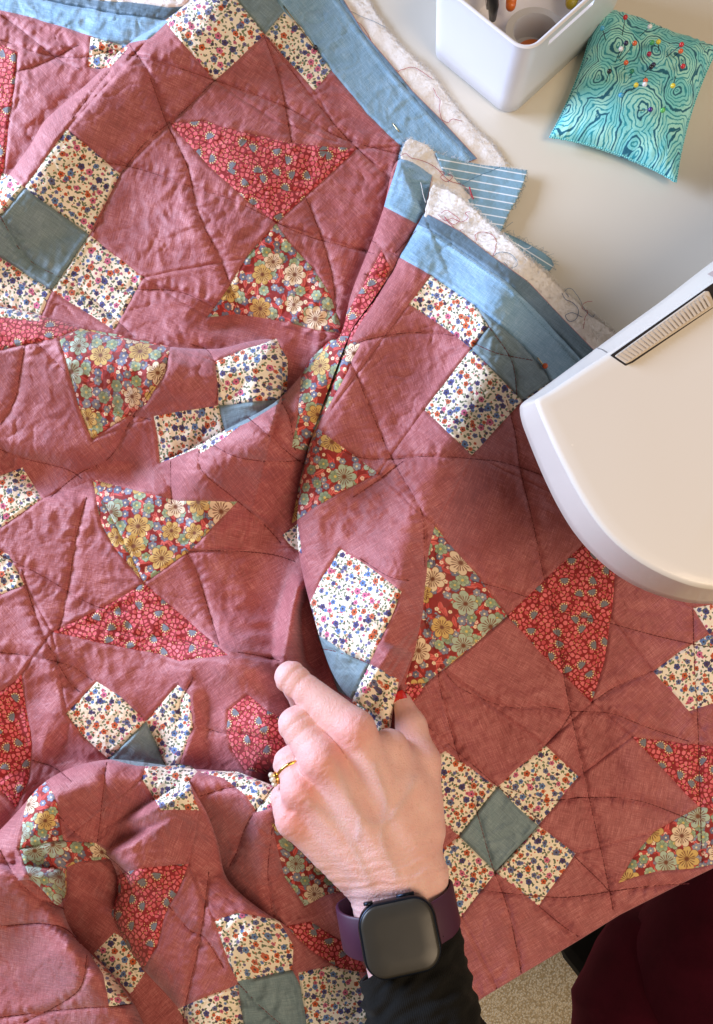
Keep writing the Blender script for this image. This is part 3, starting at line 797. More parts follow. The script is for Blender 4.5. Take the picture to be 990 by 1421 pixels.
def build_quilt():
    pts = []; edges = []; bar = []
    def add_line(p, barrier, closed=False):
        # hand-made seams waver a little; the shift depends on the place only, so shared edges stay shared
        p = np.asarray(p, float).copy()
        if barrier != 'cut':
            dx = 1.1 * perlin(p[:, 0] / 37 + 5, p[:, 1] / 37) * 1.4; dy = 1.1 * perlin(p[:, 0] / 37, p[:, 1] / 37 + 50) * 1.4
            p[:, 0] += dx; p[:, 1] += dy
        b = len(pts); n = len(p)
        pts.extend(map(tuple, p))
        for i in range(n - 1): edges.append((b + i, b + i + 1)); bar.append(barrier)
        if closed: edges.append((b + n - 1, b)); bar.append(barrier)
        return p
    lines = []
    lines.append(add_line(resample(DOMAIN, 3.0, True), 'cut', True))
    for k in CUTS: lines.append(add_line(CUTL[k].p if True else None, 'cut'))
    # densify cuts on their own polyline so distance on the line is exactly 0
    polys = []
    # snap nearby corners
    corners = []
    for k, p, a in PIECES:
        q = []
        for v in p:
            for c in corners:
                if abs(c[0] - v[0]) < 4 and abs(c[1] - v[1]) < 4: v = c; break
            else: corners.append(v)
            q.append(v)
        polys.append((k, q, a))
    wpolys = []
    for k, p, a in polys:
        wpolys.append((k, add_line(resample(p, 3.0, True), 'seam', True), a)); lines.append(wpolys[-1][1])
    for s in SEAMS: lines.append(add_line(resample(s, 3.0), 'seam'))
    for q in QL: lines.append(add_line(q.p, 'groove'))
    # free grid
    st = 2.5; gy, gx = np.mgrid[-60:1480:st * 0.87, -60:1052:st]
    gx = gx + (np.arange(gx.shape[0])[:, None] % 2) * st / 2
    gx = gx.ravel() + rng.uniform(-0.3, 0.3, gx.size); gy = gy.ravel() + rng.uniform(-0.3, 0.3, gy.size)
    keep = inside(DOMAIN, gx, gy); gx, gy = gx[keep], gy[keep]
    near = np.zeros((1600, 1160), bool)
    for p in lines:
        pp = resample(p, 0.7) if len(p) > 1 else p
        near[np.clip(np.round(pp[:, 1]).astype(int) + 70, 0, 1599), np.clip(np.round(pp[:, 0]).astype(int) + 70, 0, 1159)] = True
    n2 = near.copy(); n2[1:] |= near[:-1]; n2[:-1] |= near[1:]; n2[:, 1:] |= near[:, :-1]; n2[:, :-1] |= near[:, 1:]
    keep = ~n2[np.round(gy).astype(int) + 70, np.round(gx).astype(int) + 70]
    gx, gy = gx[keep], gy[keep]
    nb = len(pts)
    allp = [Vector(p) for p in pts] + [Vector((a, b)) for a, b in zip(gx.tolist(), gy.tolist())]
    vo, eo, fo, ov, oe, of = delaunay_2d_cdt(allp, edges, [], 0, 1e-4)
    V = np.array([tuple(v) for v in vo]); F = np.array(fo, np.int64)
    cen = V[F].mean(1)
    ok = inside(DOMAIN, cen[:, 0], cen[:, 1]); F = F[ok]; cen = cen[ok]
    # make orientation consistent (up in the world = clockwise in y-down pixels is fixed later by sign)
    ar = (V[F[:, 1], 0] - V[F[:, 0], 0]) * (V[F[:, 2], 1] - V[F[:, 0], 1]) - (V[F[:, 1], 1] - V[F[:, 0], 1]) * (V[F[:, 2], 0] - V[F[:, 0], 0])
    fl = ar > 0; F[fl] = F[fl][:, ::-1]; ar = np.abs(ar) / 2
    okA = ar > 1e-5; F = F[okA]; cen = cen[okA]; ar = ar[okA]
    NV = len(V)
    barrier = set()
    cutv = {}
    cutnames = list(CUTS)
    # which input edges belong to which cut
    eid = {}; off = len(resample(DOMAIN, 3.0, True)); base = off; ecut = {}
    for k in cutnames:
        n = len(CUTL[k].p) - 1
        for i in range(n): ecut[base + i] = k
        base += n
    cutedges = {k: [] for k in cutnames}
    for e, src in zip(eo, oe):
        for s_ in src:
            if s_ < len(bar):
                if bar[s_] != 'groove': barrier.add((min(e), max(e)))
                if s_ in ecut: cutedges[ecut[s_]].append(tuple(e))
    # connected cells
    E = np.concatenate([F[:, [0, 1]], F[:, [1, 2]], F[:, [2, 0]]]); T = np.tile(np.arange(len(F)), 3)
    E.sort(1); key = E[:, 0] * NV + E[:, 1]
    bk = np.array([a * NV + b for a, b in barrier], np.int64)
    isb = np.isin(key, bk)
    o = np.argsort(key, kind='stable'); ks = key[o]; tt = T[o]; bb = isb[o]
    same = ks[1:] == ks[:-1]
    a = tt[:-1][same]; b = tt[1:][same]; nbar = ~bb[:-1][same]
    A_all = a.copy(); B_all = b.copy()
    a, b = a[nbar], b[nbar]
    lab = np.arange(len(F))
    for _ in range(400):
        m = np.minimum(lab[a], lab[b]); old = lab.copy()
        np.minimum.at(lab, a, m); np.minimum.at(lab, b, m)
        np.minimum.at(lab, old[a], m); np.minimum.at(lab, old[b], m)
        lab = lab[lab]
        if (lab == old).all(): break
    # print of each triangle
    kind = np.full(len(F), -1)
    for i, (k, p, an) in enumerate(wpolys):
        m = (kind < 0) & (cen[:, 0] > p[:, 0].min()) & (cen[:, 0] < p[:, 0].max()) & (cen[:, 1] > p[:, 1].min()) & (cen[:, 1] < p[:, 1].max())
        j = np.nonzero(m)[0]
        if len(j): j = j[inside(p, cen[j, 0], cen[j, 1])]; kind[j] = i
    ul, inv = np.unique(lab, return_inverse=True)
    area = np.bincount(inv, ar)
    ck = np.zeros(len(ul), int)
    # majority kind by area
    for c in range(-1, len(wpolys)):
        pass
    comb = inv.astype(np.int64) * 1000 + (kind + 1)
    uc, ui = np.unique(comb, return_inverse=True); ua = np.bincount(ui, ar)
    best = {}
    for c_, a_ in zip(uc.tolist(), ua.tolist()):
        l_, k_ = divmod(c_, 1000)
        if l_ not in best or a_ > best[l_][0]: best[l_] = (a_, k_ - 1)
    # cut side of each triangle (needed before small cells are merged)
    tside = {}
    for k, (pp_, up, *_r) in CUTS.items():
        d, s_, sd, L = seg_dist(CUTL[k].p, cen[:, 0], cen[:, 1]) if False else (None,) * 4
        idx, d, s_, sd, L = CUTL[k].dist(cen[:, 0], cen[:, 1], 12)
        f = np.zeros(len(F)); f[idx] = sd * up; tside[k] = f
    cutk = np.array([a_ * NV + b_ if a_ < b_ else b_ * NV + a_ for k in cutnames for a_, b_ in cutedges[k]], np.int64)
    iscut = np.isin(ks[:-1][same], cutk)
    # merge slivers into the neighbour they share most edges with (never over a fold edge)
    cell = inv.copy()
    for rnd in range(3):
        ar_c = np.bincount(cell, ar, minlength=len(ul))
        small = np.nonzero((ar_c < 70) & (ar_c > 0))[0]
        smallset = np.zeros(len(ul), bool); smallset[small] = True
        ca, cb = cell[A_all], cell[B_all]
        m = (ca != cb) & (smallset[ca] | smallset[cb]) & ~iscut
        votes = {}
        for p_, q_ in zip(ca[m].tolist(), cb[m].tolist()):
            for s_, t_ in ((p_, q_), (q_, p_)):
                if smallset[s_] and not smallset[t_]: votes.setdefault(s_, {}).setdefault(t_, 0); votes[s_][t_] += 1
        if not votes: break
        mp = np.arange(len(ul))
        for s_, d_ in votes.items(): mp[s_] = max(d_, key=d_.get)
        cell = mp[cell]
    # vertices: split along fold edges by side
    vs_key = np.zeros(len(F) * 3, np.int64); Fv = F.ravel().astype(np.int64)
    sides = {k: np.zeros(len(F) * 3) for k in cutnames}
    code = np.zeros(len(F) * 3, np.int64)
    for ci, k in enumerate(cutnames):
        oncut = np.zeros(NV, bool)
        for e in cutedges[k]: oncut[list(e)] = True
        m = oncut[Fv]; ts = np.repeat(tside[k], 3)
        sides[k][m] = np.where(ts[m] >= 0, 1, -1)
        code += np.where(m, np.where(ts >= 0, 2, 1), 0) * 3 ** ci
    fullkey = Fv * (3 ** len(cutnames)) + code
    uk, first, uinv = np.unique(fullkey, return_index=True, return_inverse=True)
    vx = V[Fv[first], 0]; vy = V[Fv[first], 1]
    sd_u = {k: sides[k][first] for k in cutnames}
    vz = quilt_z(vx, vy, sd_u)
    FF = uinv.reshape(-1, 3)
    W = Pn(vx, vy, vz)
    zb = base_z(vx, vy)

    root = empty('patchwork_quilt', P(600, 900, 0))
    tag(root, 'rose patchwork quilt with floral star patches, lying rumpled in folds over the table', 'quilt')
    MATS = {'cream': DITSY, 'bluegrey': BLUEGREY, 'rose': ROSE, 'pebble': PEBBLE, 'floral': FLORAL, 'binding': BINDING, 'binding_dark': BINDING_DARK, 'batting': BATTING}
    LAB = {'cream': 'cream patch printed with small blue and orange flowers', 'bluegrey': 'plain dusty blue patch', 'pebble': 'red patch printed with pink pebbles and grey thistle heads',
           'floral': 'red patch printed with large yellow and green flowers', 'binding': 'light blue chambray binding', 'binding_dark': 'darker turned edge of the blue binding', 'batting': 'cream batting'}
    for c in np.unique(cell):
        m = cell == c
        kk = best.get(int(c), (0, -1))[1]
        kn = wpolys[kk][0] if kk >= 0 else 'rose'
        ang = wpolys[kk][2] if kk >= 0 else None
        f = FF[m]; uv_, fi = np.unique(f, return_inverse=True)
        f = fi.reshape(-1, 3)
        if len(f) < 4: continue
        if ang is None:
            cx, cy = cen[m].mean(0); ang = 40 + 35 * perlin(np.array([cx / 160 + 3]), np.array([cy / 160]))[0] * 2 + (90 if rng.random() < 0.4 else 0)
        a_ = math.radians(ang); ca, sa = math.cos(a_), math.sin(a_)
        ux = vx[uv_] / 2.05; uy = vy[uv_] / 2.05; dz = (vz[uv_] - zb[uv_])
        ux = ux + 0.12 * dz; uy = uy + 0.10 * dz
        ox, oy = rng.uniform(0, 400, 2)
        U = ux * ca + uy * sa + ox; Vv = -ux * sa + uy * ca + oy
        nm = 'binding' if kn.startswith('binding') else ('batting' if kn == 'batting' else 'patch')
        me = mesh_np(nm, W[uv_], f)
        ul_ = me.uv_layers.new(name='UVMap')
        li = np.empty(len(me.loops), np.int32); me.loops.foreach_get('vertex_index', li)
        ul_.data.foreach_set('uv', np.stack([U[li], Vv[li]], 1).astype(np.float32).ravel())
        ob = link(nm, me, MATS[kn], root)
        if kn in LAB: ob['label'] = LAB[kn]
    # the turned-under cloth below every fold edge
    wm = MB()
    for k in cutnames:
        up = CUTS[k][1]; ln = resample(CUTL[k].p, 4.0)
        okd = inside(DOMAIN, ln[:, 0], ln[:, 1]); ln = ln[okd]
        n = len(ln); one = np.ones(n)
        zu = quilt_z(ln[:, 0], ln[:, 1], {k: one}); zl = quilt_z(ln[:, 0], ln[:, 1], {k: -one})
        tg = np.gradient(ln, axis=0); tg /= np.linalg.norm(tg, axis=1)[:, None] + 1e-9
        inn = np.stack([-tg[:, 1], tg[:, 0]], 1) * up
        rings = []
        for q, off_ in ((0, 0.0), (0.15, 0.6), (0.5, 2.5), (1.0, 9.0)):
            zz = zu + (np.minimum(zl, zu) - 1.5 - zu) * q
            pp = ln + inn * off_
            rings.append(Pn(pp[:, 0], pp[:, 1], zz))
        b0 = len(wm.v)
        for r_ in rings: wm.v += [tuple(p) for p in r_]
        for j in range(len(rings) - 1):
            for i in range(n - 1): wm.f.append((b0 + j * n + i, b0 + j * n + i + 1, b0 + (j + 1) * n + i + 1, b0 + (j + 1) * n + i))
    fw = wm.build('fold_underside', ROSE, root, fix=False); fw.data.uv_layers.new(name='UVMap')
    tag(fw, kind='stuff')
    # hem round the outside: gives the quilt its thickness
    hm = MB(); dm = resample(DOMAIN, 4.0, True); n = len(dm)
    ctr = dm + 0; tg = np.roll(dm, -1, 0) - np.roll(dm, 1, 0); tg /= np.linalg.norm(tg, axis=1)[:, None] + 1e-9
    inn = np.stack([-tg[:, 1], tg[:, 0]], 1)
    zt = quilt_z(dm[:, 0], dm[:, 1])
    rr = [Pn(dm[:, 0] + inn[:, 0] * o_, dm[:, 1] + inn[:, 1] * o_, zt - d_) for o_, d_ in ((0, 0), (-0.8, 1.2), (0.4, 3.2), (14, 5.0))]
    for r_ in rr: hm.v += [tuple(p) for p in r_]
    for j in range(3):
        for i in range(n): hm.f.append((j * n + i, j * n + (i + 1) % n, (j + 1) * n + (i + 1) % n, (j + 1) * n + i))
    hw = hm.build('hem', ROSE, root, fix=False); hw.data.uv_layers.new(name='UVMap')

    # stitches: a short raised dash of thread every 2.5 mm
    def stitches(name, lines_, mat, r=0.00033, lift=0.45, st=4.6, gap=1.3, skip=0.0):
        mb = MB()
        for li_, p in enumerate(lines_):
            p = resample(p, 1.15); i = 0; k_ = int(round(st / 1.15))
            Z = quilt_z(p[:, 0], p[:, 1]); g_ = np.minimum(np.arange(len(p)), len(p) - 1 - np.arange(len(p)))
            while i + k_ < len(p):
                if rng.random() >= skip:
                    seg = p[i:i + k_ + 1:2]; zz = Z[i:i + k_ + 1:2] + lift
                    q = Pn(seg[:, 0], seg[:, 1], zz)
                    q[0, 2] -= 0.0002; q[-1, 2] -= 0.0002
                    mb.tube(q, r, 4, False)
                i += k_ + max(1, int(round(gap / 1.15)))
        o_ = mb.build(name, mat, root, fix=False); tag(o_, kind='stuff'); return o_
    stitches('quilting_stitches', [q.p for q in QL], THREAD_RED)
    so = stitches('binding_stitches', [catmull(q, step=3) for q in TOPSTITCH], THREAD_TEAL, 0.0002, 0.15, 3.6, 1.6)
    return root, (vx, vy, vz)

QUILT_ROOT, _qs = build_quilt()

def zq(px, py):
    return float(quilt_z(np.array([px], float), np.array([py], float))[0])

# batting and backing that stick out from under the binding
def slab(name, poly, ztop, thick, mat, parent, jag=1.2, amp=0.8, uvang=0.0, uvoff=0.0, step=3.0, zfun=None):
    """a piece of soft sheet: fine top following zfun, rough sides"""
    p = resample(poly, 2.2, True)
    nx = perlin(p[:, 0] / 3.1, p[:, 1] / 3.1) + 0.6 * perlin(p[:, 0] / 9, p[:, 1] / 9 + 4)
    tg = np.roll(p, -1, 0) - np.roll(p, 1, 0); tg /= np.linalg.norm(tg, axis=1)[:, None] + 1e-9
    p = p + np.stack([-tg[:, 1], tg[:, 0]], 1) * nx[:, None] * jag
    gy, gx = np.mgrid[p[:, 1].min():p[:, 1].max():step, p[:, 0].min():p[:, 0].max():step]
    gx = gx.ravel() + rng.uniform(-.4, .4, gx.size); gy = gy.ravel() + rng.uniform(-.4, .4, gy.size)
    k = inside(p, gx, gy); gx, gy = gx[k], gy[k]
    n = len(p)
    vo, eo, fo, *_ = delaunay_2d_cdt([Vector(q) for q in p] + [Vector((a, b)) for a, b in zip(gx, gy)], [(i, (i + 1) % n) for i in range(n)], [], 1, 1e-4)
    V = np.array([tuple(v) for v in vo]); F = np.array([f for f in fo], int)
    ar = (V[F[:, 1], 0] - V[F[:, 0], 0]) * (V[F[:, 2], 1] - V[F[:, 0], 1]) - (V[F[:, 1], 1] - V[F[:, 0], 1]) * (V[F[:, 2], 0] - V[F[:, 0], 0])
    F[ar > 0] = F[ar > 0][:, ::-1]
    z = zfun(V[:, 0], V[:, 1]) if zfun else np.full(len(V), ztop, float)
    z = z + amp * perlin(V[:, 0] / 6, V[:, 1] / 6) + amp * 1.6 * perlin(V[:, 0] / 22, V[:, 1] / 22 + 3)
    m = len(V)
    W = np.concatenate([Pn(V[:, 0], V[:, 1], z), Pn(V[:, 0], V[:, 1], np.maximum(z - thick, 0.2))])
    fs = [tuple(f) for f in F] + [tuple(int(i) + m for i in f[::-1]) for f in F]
    from collections import Counter
    cnt = {}
    for f in F:
        for i in range(3): cnt[(int(f[i]), int(f[(i + 1) % 3]))] = 1
    for (a, b) in list(cnt):
        if (b, a) not in cnt: fs.append((b, a, a + m, b + m))
    me = mesh_np(name, W, fs)
    u = me.uv_layers.new(name='UVMap'); li = np.empty(len(me.loops), np.int32); me.loops.foreach_get('vertex_index', li)
    a_ = math.radians(uvang); X = np.r_[V[:, 0], V[:, 0]] / 2.05; Y = np.r_[V[:, 1], V[:, 1]] / 2.05
    U = X * math.cos(a_) + Y * math.sin(a_); Vv = -X * math.sin(a_) + Y * math.cos(a_) + uvoff
    u.data.foreach_set('uv', np.stack([U[li], Vv[li]], 1).astype(np.float32).ravel())
    o = link(name, me, mat, parent); return o

def fuzz(name, line, z, mat, parent, n, ln=5, r=0.00009, inward=2.0, out=1, zfun=None):
    """loose fibres along a raw edge"""
    mb = MB(); p = resample(line, 1.0)
    for _ in range(n):
        i = int(rng.integers(0, len(p) - 2)); a = p[i]; t = p[i + 1] - p[i]; t = t / (np.linalg.norm(t) + 1e-9)
        nn = np.array([t[1], -t[0]]) * out
        d = nn * rng.uniform(0.4, 1.0) + t * rng.uniform(-1, 1)
        L = ln * rng.uniform(0.3, 1.3); bend = t * rng.uniform(-1, 1) * L * 0.5
        zz = float(zfun(np.array([a[0]]), np.array([a[1]]))[0]) if zfun else z
        q = [a - nn * inward + 0 * d, a + d * L * 0.4, a + d * L * 0.8 + bend * 0.6, a + d * L + bend * 1.2]
        hz = [zz, zz + rng.uniform(-.5, 1.2), zz + rng.uniform(-1, 1.5), zz + rng.uniform(-2, 1.0)]
        mb.tube([P(v[0], v[1], h) for v, h in zip(q, hz)], r, 3, False)
    return tag(mb.build(name, mat, parent, fix=False), kind='stuff')

# ------------------------------------------------------------------ batting and backing under the binding
def follow(line, drop, fall=0.0):
    """height of the quilt at the nearest point of a line, less a drop (and less with distance)"""
    L = resample(line, 3.0); Z = quilt_z(L[:, 0], L[:, 1])
    Z = np.convolve(np.pad(Z, 6, mode='edge'), np.ones(13) / 13, 'valid')
    def f(x, y):
        x = np.asarray(x, float); y = np.asarray(y, float)
        d2 = (x[:, None] - L[None, :, 0]) ** 2 + (y[:, None] - L[None, :, 1]) ** 2
        j = d2.argmin(1); d = np.sqrt(d2[np.arange(len(x)), j])
        return np.maximum(Z[j] - drop - fall * d, 1.4)
    return f
E_TOP = [(468, -10), (497, 45), (536, 94), (566, 131), (606, 171), (652, 220)]
E_MID = [(560, 226), (600, 245)]
E_FRONT = [(593, 302), (640, 327), (680, 360), (731, 396), (782, 450), (818, 487), (895, 555)]
f_top = follow(E_TOP, 4.0, -0.02); f_mid = follow(E_MID, 2.2, 0.12); f_front = follow(E_FRONT, 3.2, 0.10)
PG_TOP = [(440, -60), (484, -60), (508, -8), (518, 12), (537, 40), (563, 70), (597, 100), (630, 143), (660, 178), (682, 198), (704, 228), (700, 240), (668, 236), (630, 214), (590, 165), (560, 135), (520, 85), (480, 30), (450, -20)]
PG_MID = [(557, 226), (556, 214), (563, 196), (568, 192), (580, 196), (593, 201), (604, 212), (614, 228), (626, 242), (640, 258), (656, 275), (668, 293), (690, 330), (640, 340), (600, 300), (590, 262), (600, 250), (575, 236)]
PG_FRONT = [(589, 300), (592, 285), (598, 262), (602, 255), (612, 259), (628, 267), (645, 280), (660, 292), (680, 311), (697, 326), (722, 348), (748, 370), (770, 392), (792, 412), (820, 435), (850, 460), (900, 505), (940, 550), (880, 560), (810, 490), (770, 445), (720, 393), (672, 358), (630, 325), (606, 310)]
PG_ST1 = [(604, 212), (645, 224), (671, 229), (700, 232), (732, 236), (728, 252), (718, 276), (706, 297), (697, 318), (690, 335), (650, 300), (620, 250)]
PG_ST2 = [(700, 322), (722, 332), (738, 341), (755, 351), (766, 360), (769, 368), (764, 375), (752, 378), (730, 372), (700, 345)]
s1 = slab('backing', PG_ST1, 0, 0.5, STRIPE, QUILT_ROOT, 0.4, 0.5, 10, 0, 3.0, lambda x, y: 7.0 + 3.0 * np.sin(x / 26 + y / 60) - (x - 640) * 0.03)
s2 = slab('backing', PG_ST2, 0, 0.5, STRIPE, QUILT_ROOT, 0.4, 0.6, 32, 1.0, 3.0, lambda x, y: 4.5 + 1.5 * np.sin(x / 9))
for s_ in (s1, s2): s_['label'] = 'blue backing cloth with fine white stripes, raw edge'
b1 = slab('batting', PG_TOP, 0, 3.0, BATTING, QUILT_ROOT, 1.3, 0.9, zfun=f_top)
b2 = slab('batting', PG_MID, 0, 3.0, BATTING, QUILT_ROOT, 1.0, 0.9, zfun=f_mid)
b3 = slab('batting', PG_FRONT, 0, 3.2, BATTING, QUILT_ROOT, 1.3, 1.1, zfun=f_front)
fuzz('batting_fibres', catmull(PG_TOP[2:11]), 0, BATTING, QUILT_ROOT, 900, 4.5, zfun=f_top, out=1)
fuzz('batting_fibres', catmull(PG_FRONT[3:17]), 0, BATTING, QUILT_ROOT, 1400, 5.0, zfun=f_front, out=1)
fuzz('batting_fibres', catmull(PG_MID[1:12]), 0, BATTING, QUILT_ROOT, 160, 3.5, zfun=f_mid, out=1)
fuzz('frayed_ends', catmull(PG_ST1[0:5]), 7.5, THREAD_WHITE, QUILT_ROOT, 60, 6.0, out=1)
fuzz('frayed_ends', catmull(PG_ST1[4:10]), 5.5, THREAD_TEAL, QUILT_ROOT, 90, 4.5, out=1)
fuzz('frayed_ends', catmull(PG_ST2[0:8]), 5.0, THREAD_TEAL, QUILT_ROOT, 70, 7.0, out=1)

def fluff(poly, zf, n):
    mb = MB(); p = np.array(poly, float); c = 0
    while c < n:
        x = rng.uniform(p[:, 0].min(), p[:, 0].max()); y = rng.uniform(p[:, 1].min(), p[:, 1].max())
        if not inside(p, np.array([x]), np.array([y]))[0]: continue
        c += 1; a = rng.uniform(0, 6.28); b = a + rng.uniform(-1.2, 1.2); L = rng.uniform(1.5, 4.5); z = float(zf(np.array([x]), np.array([y]))[0])
        mb.tube([P(x, y, z - 0.3), P(x + L * .5 * math.cos(a), y + L * .5 * math.sin(a), z + rng.uniform(0.6, 1.6)), P(x + L * math.cos(b), y + L * math.sin(b), z + rng.uniform(0, 1.4))], 0.00010, 3, False)
    tag(mb.build('batting_fibres', BATTING, QUILT_ROOT, fix=False), kind='stuff')
fluff(PG_FRONT[:18], f_front, 1500); fluff(PG_TOP[:12], f_top, 900); fluff(PG_MID, f_mid, 500)
# ------------------------------------------------------------------ table and floor
def white_table_mat():
    g = G('white_table_laminate'); o = g.obj()
    n = g.noise(o, 3.0, 2)[0]; sp = g.vor(o, 24.0, 1.0, dim='3D')
    c = g.mix(n, srgb(212, 206, 192), srgb(220, 214, 200))
    c = g.mix(g.step(sp['Distance'], 0.018, 0.01), c, srgb(150, 140, 128))
    return g.set(Base_Color=c, Roughness=g.m('MULTIPLY_ADD', n, 0.12, 0.30), Normal=g.bump(g.noise(o, 900, 2)[0], 0.05, 0.0002))
A_ = P(990, 1165, 0); B2_ = P(650, 1352, 0)          # front edge of the table runs under the quilt's front edge
d_ = (A_ - B2_).normalized(); n_ = Vector((-d_.y, d_.x, 0))
if n_.y < 0: n_ = -n_
mb = MB(); c0 = B2_ - d_ * 0.75; c1 = A_ + d_ * 0.55
for z0, z1 in ((0.0, -0.028),):
    q = [c0, c1, c1 + n_ * 0.95, c0 + n_ * 0.95]
    r1 = [Vector((v.x, v.y, z0)) for v in q]; r0 = [Vector((v.x, v.y, z1)) for v in q]
    mb.loft([r0, r1])
table = empty('sewing_table', (c0 + c1) / 2 + n_ * 0.4 - Vector((0, 0, 0.73)))
tag(table, 'white laminate table the quilt, machine and pincushion lie on', 'table')
bevel(mb.build('tabletop', white_table_mat(), table, smooth=False), 0.003, 3)
legm = simple('white_painted_steel', srgb(220, 220, 216), 0.4)
for a_, b_ in ((0.06, 0.07), (0.94, 0.07), (0.06, 0.9), (0.94, 0.9)):
    p_ = c0 + (c1 - c0) * a_ + n_ * 0.95 * b_
    m_ = MB(); m_.tube([(p_.x, p_.y, -0.029), (p_.x, p_.y, -0.728)], [0.022, 0.018], 16); sharp(m_.build('leg', legm, table))

def carpet_mat():
    g = G('beige_loop_carpet'); o = g.obj()
    v = g.vor(o, 330, 1.0, dim='3D'); n = g.noise(o, 260, 3, 0.7)[0]
    k = g.m('ADD', g.m('MULTIPLY', v['Distance'], 0.8), g.m('MULTIPLY', n, 0.6))
    c = g.ramp(k, [(0.3, srgb(242, 232, 208)), (0.62, srgb(226, 210, 178)), (0.85, srgb(186, 166, 130))])
    return g.set(Base_Color=c, Roughness=0.95, Normal=g.bump(g.m('SUBTRACT', 1.0, k), 0.8, 0.006))
mb = MB(); mb.add([(-2.5, -2.5, -0.73), (2.5, -2.5, -0.73), (2.5, 2.5, -0.73), (-2.5, 2.5, -0.73)], [(0, 1, 2, 3)])
tag(mb.build('floor', carpet_mat(), None, smooth=False), kind='structure')
# ------------------------------------------------------------------ white caddy
def plastic(name, col, rough=0.35, coat=0.3):
    g = G(name); o = g.obj(); n = g.noise(o, 60, 3)[0]
    g.set(Base_Color=col, Roughness=g.m('MULTIPLY_ADD', n, 0.1, rough - 0.05), Normal=g.bump(g.noise(o, 1400, 2)[0], 0.04, 0.0002))
    g.bsdf.inputs['Coat Weight'].default_value = coat; g.bsdf.inputs['Coat Roughness'].default_value = 0.15
    return g.mat
WHITE_PL = plastic('white_plastic', srgb(226, 226, 230))
def rounded(poly, rad, n=10):
    out = []
    m = len(poly)
    for i in range(m):
        a, b, c = Vector(poly[i - 1]), Vector(poly[i]), Vector(poly[(i + 1) % m])
        u = (a - b).normalized(); v = (c - b).normalized(); th = u.angle(v)
        t = rad / math.tan(th / 2); cc = b + (u + v).normalized() * (rad / math.sin(th / 2))
        p0 = b + u * t; p1 = b + v * t
        a0 = math.atan2((p0 - cc).y, (p0 - cc).x); a1 = math.atan2((p1 - cc).y, (p1 - cc).x)
        da = (a1 - a0 + math.pi) % (2 * math.pi) - math.pi
        for k in range(n + 1):
            q = a0 + da * k / n; out.append(Vector((cc.x + rad * math.cos(q), cc.y + rad * math.sin(q), 0)))
    return out
cA = P(606, 84); cB = P(706, 167); cC = P(846, 38); cD = cA + cC - cB
e1 = (cA - cB).normalized(); cA = cB + e1 * 0.092; cD = cA + cC - cB
box_c = (cA + cC) / 2
caddy = empty('plastic_caddy', box_c)
tag(caddy, 'open white plastic caddy with a slot handle, standing on the table beside the turquoise pincushion', 'caddy')
def ring_at(z, sc, inset, rad):
    pl = [cA, cB, cC, cD]
    ctr = sum(pl, Vector()) / 4
    q = [ctr + (v - ctr) * sc for v in pl]
    # inset by moving toward the centre along both sides
    r = []
    for i in range(4):
        a, b, c = q[i - 1], q[i], q[(i + 1) % 4]
        u = (a - b).normalized(); v = (c - b).normalized()
        r.append(b + (u + v) * inset)
    pr = rounded(r, rad, 10)
    # densify straight runs
    out = []
    m = len(pr)
    for i in range(m):
        a, b = pr[i], pr[(i + 1) % m]; L = (b - a).length
        k = max(1, int(round(L / 0.006))) if L > 0.012 else 1
        out.append((a, b, k))
    return out, z
HB = 0.074
def ring_pts(z, sc, inset, rad, ks=None):
    segs, _ = ring_at(z, sc, inset, rad)
    pts = []; kk = []
    for i, (a, b, k) in enumerate(segs):
        k = ks[i] if ks else k
        kk.append(k)
        for j in range(k):
            p = a.lerp(b, j / k); pts.append(Vector((p.x, p.y, z)))
    return pts, kk
o0, ks = ring_pts(0.003, 1.0, 0.0, 0.013)
rings = []
rings.append(ring_pts(0.0005, 1.0, 0.003, 0.011, ks)[0]); rings.append(o0)
hs = [0.018, 0.036, 0.052, 0.0605, 0.0655, 0.070]
for h in hs: rings.append(ring_pts(h, 1 + 0.09 * h / HB, 0, 0.014, ks)[0])
nout = len(rings)
rings.append(ring_pts(HB - 0.0008, 1.09, -0.0006, 0.015, ks)[0]); rings.append(ring_pts(HB, 1.09, 0.0004, 0.0145, ks)[0])
rings.append(ring_pts(HB, 1.09, 0.0020, 0.0125, ks)[0]); rings.append(ring_pts(HB - 0.0008, 1.09, 0.0028, 0.012, ks)[0])
for h in hs[::-1]: rings.append(ring_pts(h, 1 + 0.09 * h / HB, 0.0028, 0.0118, ks)[0])
rings.append(ring_pts(0.005, 1.0, 0.0028, 0.0105, ks)[0]); rings.append(ring_pts(0.003, 1.0, 0.006, 0.008, ks)[0])
n = len(rings[0]); mb = MB(); mb.v = [tuple(p) for r in rings for p in r]
# the slot: leave out the wall between two heights along the side B-C, on the outer and inner wall, and join them
def in_slot(i):
    p = rings[5][i]; u = (cC - cB).normalized(); s_ = (p - cB).dot(u); d2 = abs((p - cB).dot(Vector((-u.y, u.x, 0))))
    return 0.020 < s_ < 0.080 and d2 < 0.010
slot = [i for i in range(n) if in_slot(i) and in_slot((i + 1) % n)]
R = len(rings); jo = 5; ji = R - 1 - 2 - (6 - 4)   # outer rows 5..6 (h .0385-.0435) and their inner mates
outer_rows = {5}; inner_lo = None
idx_h = {}
for j, r in enumerate(rings): idx_h.setdefault(round(r[0].z, 4), []).append(j)
lo, hi = 0.0605, 0.0655
jl_o, jl_i = idx_h[lo]; jh_o, jh_i = idx_h[hi]
for j in range(R - 1):
    for i in range(n):
        if i in slot and ((j == min(jl_o, jh_o)) or (j == min(jl_i, jh_i))): continue
        k = (i + 1) % n
        mb.f.append((j * n + i, j * n + k, (j + 1) * n + k, (j + 1) * n + i))
mb.f.append(tuple(range(n - 1, -1, -1))); mb.f.append(tuple((R - 1) * n + i for i in range(n)))
